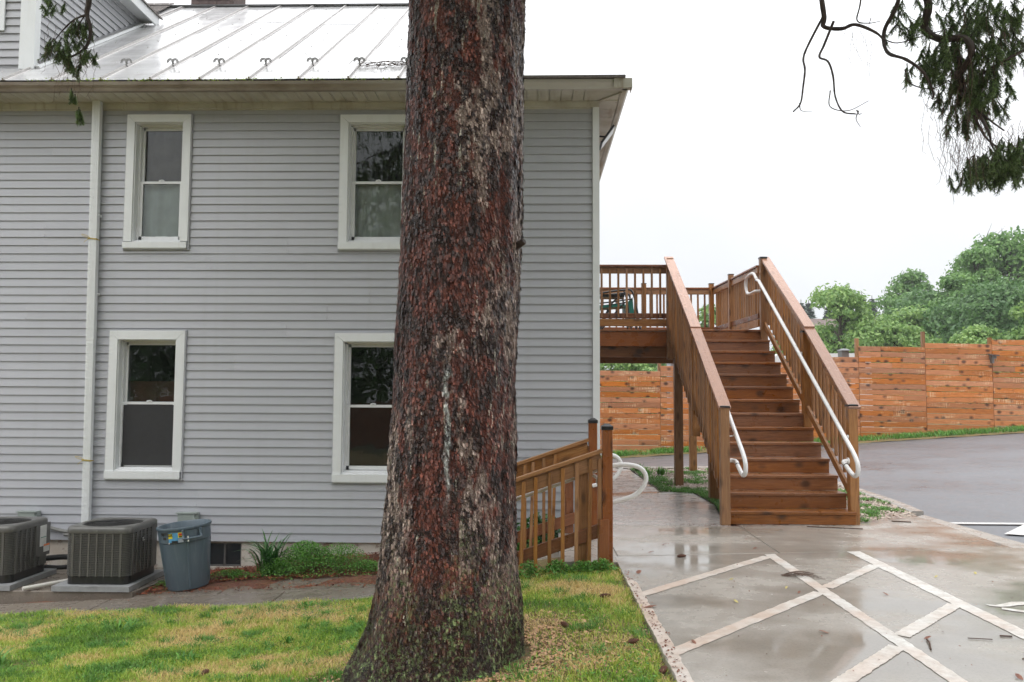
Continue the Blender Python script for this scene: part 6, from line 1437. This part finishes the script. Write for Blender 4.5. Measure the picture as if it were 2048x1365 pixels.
u3 = thing('pale_post_box', 'thin pale grey box edge above the fence right of the stair railing', 'box', (8.2, 24, 0)); MB().box(8.10, 8.27, 23.9, 24.3, 1.5, 2.93).build('box_body', M['shed grey'], u3)

# ------------------------------------------------------------------ small things lying on the wet pavement
def cone_mesh():
    b = MB(); L = .075
    for i in range(9):
        t = i/8; r = .017*math.sin(PI*(.12+.82*t))+.004
        for k_ in range(7):
            a = 2*PI*k_/7+i*.45; d = Vector((0, math.cos(a), math.sin(a))); s = Vector((0, -math.sin(a), math.cos(a))); x = (t-.5)*L
            b.add([Vector((x-.006, 0, 0))+d*r*.5-s*.006, Vector((x-.006, 0, 0))+d*r*.5+s*.006, Vector((x+.009, 0, 0))+d*(r+.004)], [[0, 1, 2]])
    b.tube([(-L/2, 0, 0), (-L/4, 0, 0), (L/4, 0, 0), (L/2, 0, 0)], [.005, .014, .013, .003], 8)
    return mesh_of('pine_cone', b.v, b.f, M['cone'])
cmesh = cone_mesh()
def ground_z(x, y): return float(lawn_z(np.array(x), np.array(y)))+.02 if x < .76 else .03
for x, y, a, l_ in ((1.385, 7.75, .3, 'brown spruce cone on the wet slab near the joint, beside the painted hatching'), (4.55, 7.65, 1.2, 'reddish round cone on the pavement near the right edge of the photo'), (.72, 4.62, 1.1, 'dark wet cone at the grass edge in the lower foreground'), (.62, 5.15, .6, 'cone lying in the dry grass between trunk and pavement'), (.22, 5.6, 2.1, 'dark cone in the straw right of the trunk roots'), (.55, 6.3, .2, 'brown cone in the thin grass above the roots'), (-2.2, 5.6, 1.5, 'cone in the lawn left of the trunk')):
    o = put('spruce_cone', cmesh, None, T(x, y, ground_z(x, y)+.012) @ Matrix.Rotation(a, 4, 'Z')); tag(o, l_, 'cone', 'fallen spruce cones')
def twig_obj(pts, r, label, nm='fallen_twig'):
    b = MB(); b.tube(bez(pts, 4), r, 5)
    return tag(b.build(nm, M['twig']), label, 'twig', 'twigs fallen on the pavement')
Zp = .036
twig_obj([(2.36, 5.02, Zp), (2.40, 5.12, Zp+.01), (2.43, 5.22, Zp)], .0055, 'short thick twig on the pavement left of the long painted line')
t_ = MB(); t_.tube(bez([(2.86, 4.62, Zp), (2.90, 4.78, Zp+.02), (2.86, 4.90, Zp+.01), (2.90, 5.0, Zp)], 4), .006, 5).tube([(2.90, 4.78, Zp+.02), (2.98, 4.82, Zp+.01)], .004, 5).tube([(2.86, 4.9, Zp), (2.80, 4.86, Zp)], .004, 5); tag(t_.build('fallen_twig', M['twig']), 'forked dark twig lying nearest the lower right corner', 'twig')
twig_obj([(2.70, 5.26, Zp), (2.84, 5.24, Zp)], .003, 'thin straight twig beside the forked one'); twig_obj([(2.93, 5.32, Zp), (3.0, 5.31, Zp)], .005, 'short dark stick right of the thin straight twig')
twig_obj([(3.14, 9.58, Zp), (3.5, 9.50, Zp), (3.72, 9.45, Zp)], .007, 'long reddish twig in front of the bottom stair'); twig_obj([(4.3, 10.05, Zp), (4.5, 9.98, Zp)], .008, 'dark twig at the corner of the mulch beside the gutter')
t_ = MB()
for _ in range(26):
    a = random.uniform(-.5, .7); x = 2.07+random.uniform(0, .05); y = 6.98+random.uniform(-.03, .05); l_ = random.uniform(.12, .30); t_.tube(bez([(x, y, Zp), (x+l_*.5, y+math.sin(a)*l_*.5, Zp+.02), (x+l_, y+math.sin(a)*l_, Zp)], 3), .0018, 3)
tag(t_.build('dead_spray', M['twig']), 'flat spray of dead spruce twigs lying across the long painted line', 'twig')
def leaf_obj(x, y, s, a, mat, label, z=None, grp='leaves on the wet pavement'):
    pts = [(-1, 0), (-.5, .38), (.1, .45), (.7, .25), (1.1, 0), (.7, -.28), (.1, -.42), (-.5, -.33)]
    z = (.037 if z is None else z); v = [(px*s, py*s, .006*math.sin(px*2)+.004*abs(py)) for px, py in pts]+[(0, 0, .001)]
    me = mesh_of('fallen_leaf', v, [[i, (i+1) % 8, 8] for i in range(8)], M[mat]); o = put('fallen_leaf', me, None, T(x, y, z+.002) @ Matrix.Rotation(a, 4, 'Z')); tag(o, label, 'leaf', grp)
for x, y, s, a, m_, l_ in ((1.62, 6.82, .022, .3, 'yellow leaf', 'yellow leaf on the wet slab under the short painted diagonal'), (1.98, 6.55, .020, 1, 'yellow leaf', 'yellow leaf nearest the crossing of the painted lines'), (1.48, 6.1, .026, 2, 'yellow leaf', 'yellow leaf in the middle of the brown puddle'), (3.35, 7.0, .022, .6, 'yellow leaf', 'pale yellow leaf right of the outer painted line'), (3.75, 7.15, .025, 1.3, 'yellow leaf', 'pale leaf on the clean concrete toward the right edge'), (1.13, 7.95, .030, .1, 'dead leaf', 'brown leaf on the slab just past the joint'), (1.32, 8.35, .030, .1, 'dead leaf', 'flat brown leaf left on the middle of the walkway slab'), (2.45, 5.25, .03, .4, 'dead leaf', 'dark curled leaf beside the long painted line'), (2.03, 6.4, .022, .9, 'dead leaf', 'small brown leaf just left of the painted crossing'), (2.67, 6.37, .026, 2.2, 'dead leaf', 'brown leaf between two painted diagonals'), (1.85, 5.35, .032, 2.8, 'dead leaf', 'dark wrinkled leaf on the puddle by the long line'), (.98, 5.1, .028, 1.9, 'dead leaf', 'dark leaf by the grass edge at the painted strip'), (2.6, 4.55, .036, 1.5, 'dead leaf', 'tan leaf lowest on the pavement'), (2.18, 8.2, .03, .4, 'dead leaf', 'brown leaf on the slab in front of the stair'), (.90, 7.06, .05, 1.3, 'dead leaf', 'large brown leaf at the grass corner by the railing post'), (.83, 5.92, .05, .2, 'dead leaf', 'brown leaf cluster on the painted edge strip')):
    leaf_obj(x, y, s, a, m_, l_)
N = 420; Xb = rng.uniform(.85, 5, N); Yb = rng.uniform(4.2, 13, N); k_ = (Xb < 2.2) | (Yb < 9.6); leaflets('pavement_crumbs', Xb[k_], Yb[k_], np.full(k_.sum(), .037), .003, .010, M['dead leaf'], 33, .4)
N = 260; Xb = rng.normal(2.25, .35, N); Yb = rng.normal(9.62, .05, N); leaflets('stair_foot_crumbs', Xb, Yb, np.full(N, .037), .004, .012, M['mulch'], 34, .4)
N = 160; Xb = rng.uniform(-5.5, -1, N); Yb = rng.uniform(8.05, 9.0, N); leaflets('path_crumbs', Xb, Yb, path_z(Xb)+.01, .004, .014, M['dead leaf'], 35, .4)

# what stands behind the photographer and shows in the window glass
n = 30000; xx = rng.uniform(-34, 34, n); env = 7.5+2.2*np.array([noise.noise((x*.16, 3.3, 0)) for x in xx])+1.2*np.array([noise.noise((x*.6, 8.3, 0)) for x in xx]); zz = env*rng.random(n)**.6; dep = rng.normal(0, 1.0, n)
P0_ = np.stack([xx, -21+dep, zz], -1); nr_ = rng.normal(0, 1, (n, 3)); nr_ /= np.linalg.norm(nr_, axis=1)[:, None]; t1 = np.cross(nr_, rng.normal(0, 1, (n, 3))); t1 /= np.linalg.norm(t1, axis=1)[:, None]; t2 = np.cross(nr_, t1); s_ = rng.uniform(.16, .42, n)[:, None]; i = np.arange(n)
tag(put('rear_tree_line', np_mesh('rear_tree_line', np.concatenate([P0_-t1*s_, P0_+t2*s_*.6, P0_+t1*s_, P0_-t2*s_*.6]), np.stack([i, i+n, i+2*n, i+3*n], -1), M['leaf deep'], False, 4)), kind='stuff')
b = MB()
for r_ in range(13):
    for c_ in range(16): b.box(-16+c_*2.0, -14.01+c_*2.0, -15.03, -15, -.6+r_*.146, -.6+r_*.146+.138)
rfn = tag(b.build('rear_fence', M['post wood']), 'orange board fence behind the photographer, reflected in the lower windows', 'fence')

# damp air
hm = bpy.data.materials.new('damp air'); hm.use_nodes = True; ht = hm.node_tree; ht.nodes.remove(ht.nodes['Principled BSDF'])
pv_ = ht.nodes.new('ShaderNodeVolumePrincipled'); pv_.inputs['Color'].default_value = (.93, .95, .97, 1); pv_.inputs['Density'].default_value = .0011; pv_.inputs['Anisotropy'].default_value = .2
ht.links.new(pv_.outputs[0], ht.nodes['Material Output'].inputs['Volume'])
hz = MB().box(-620, 720, -420, 920, -3.5, 20).build('haze', hm); tag(hz, kind='stuff')
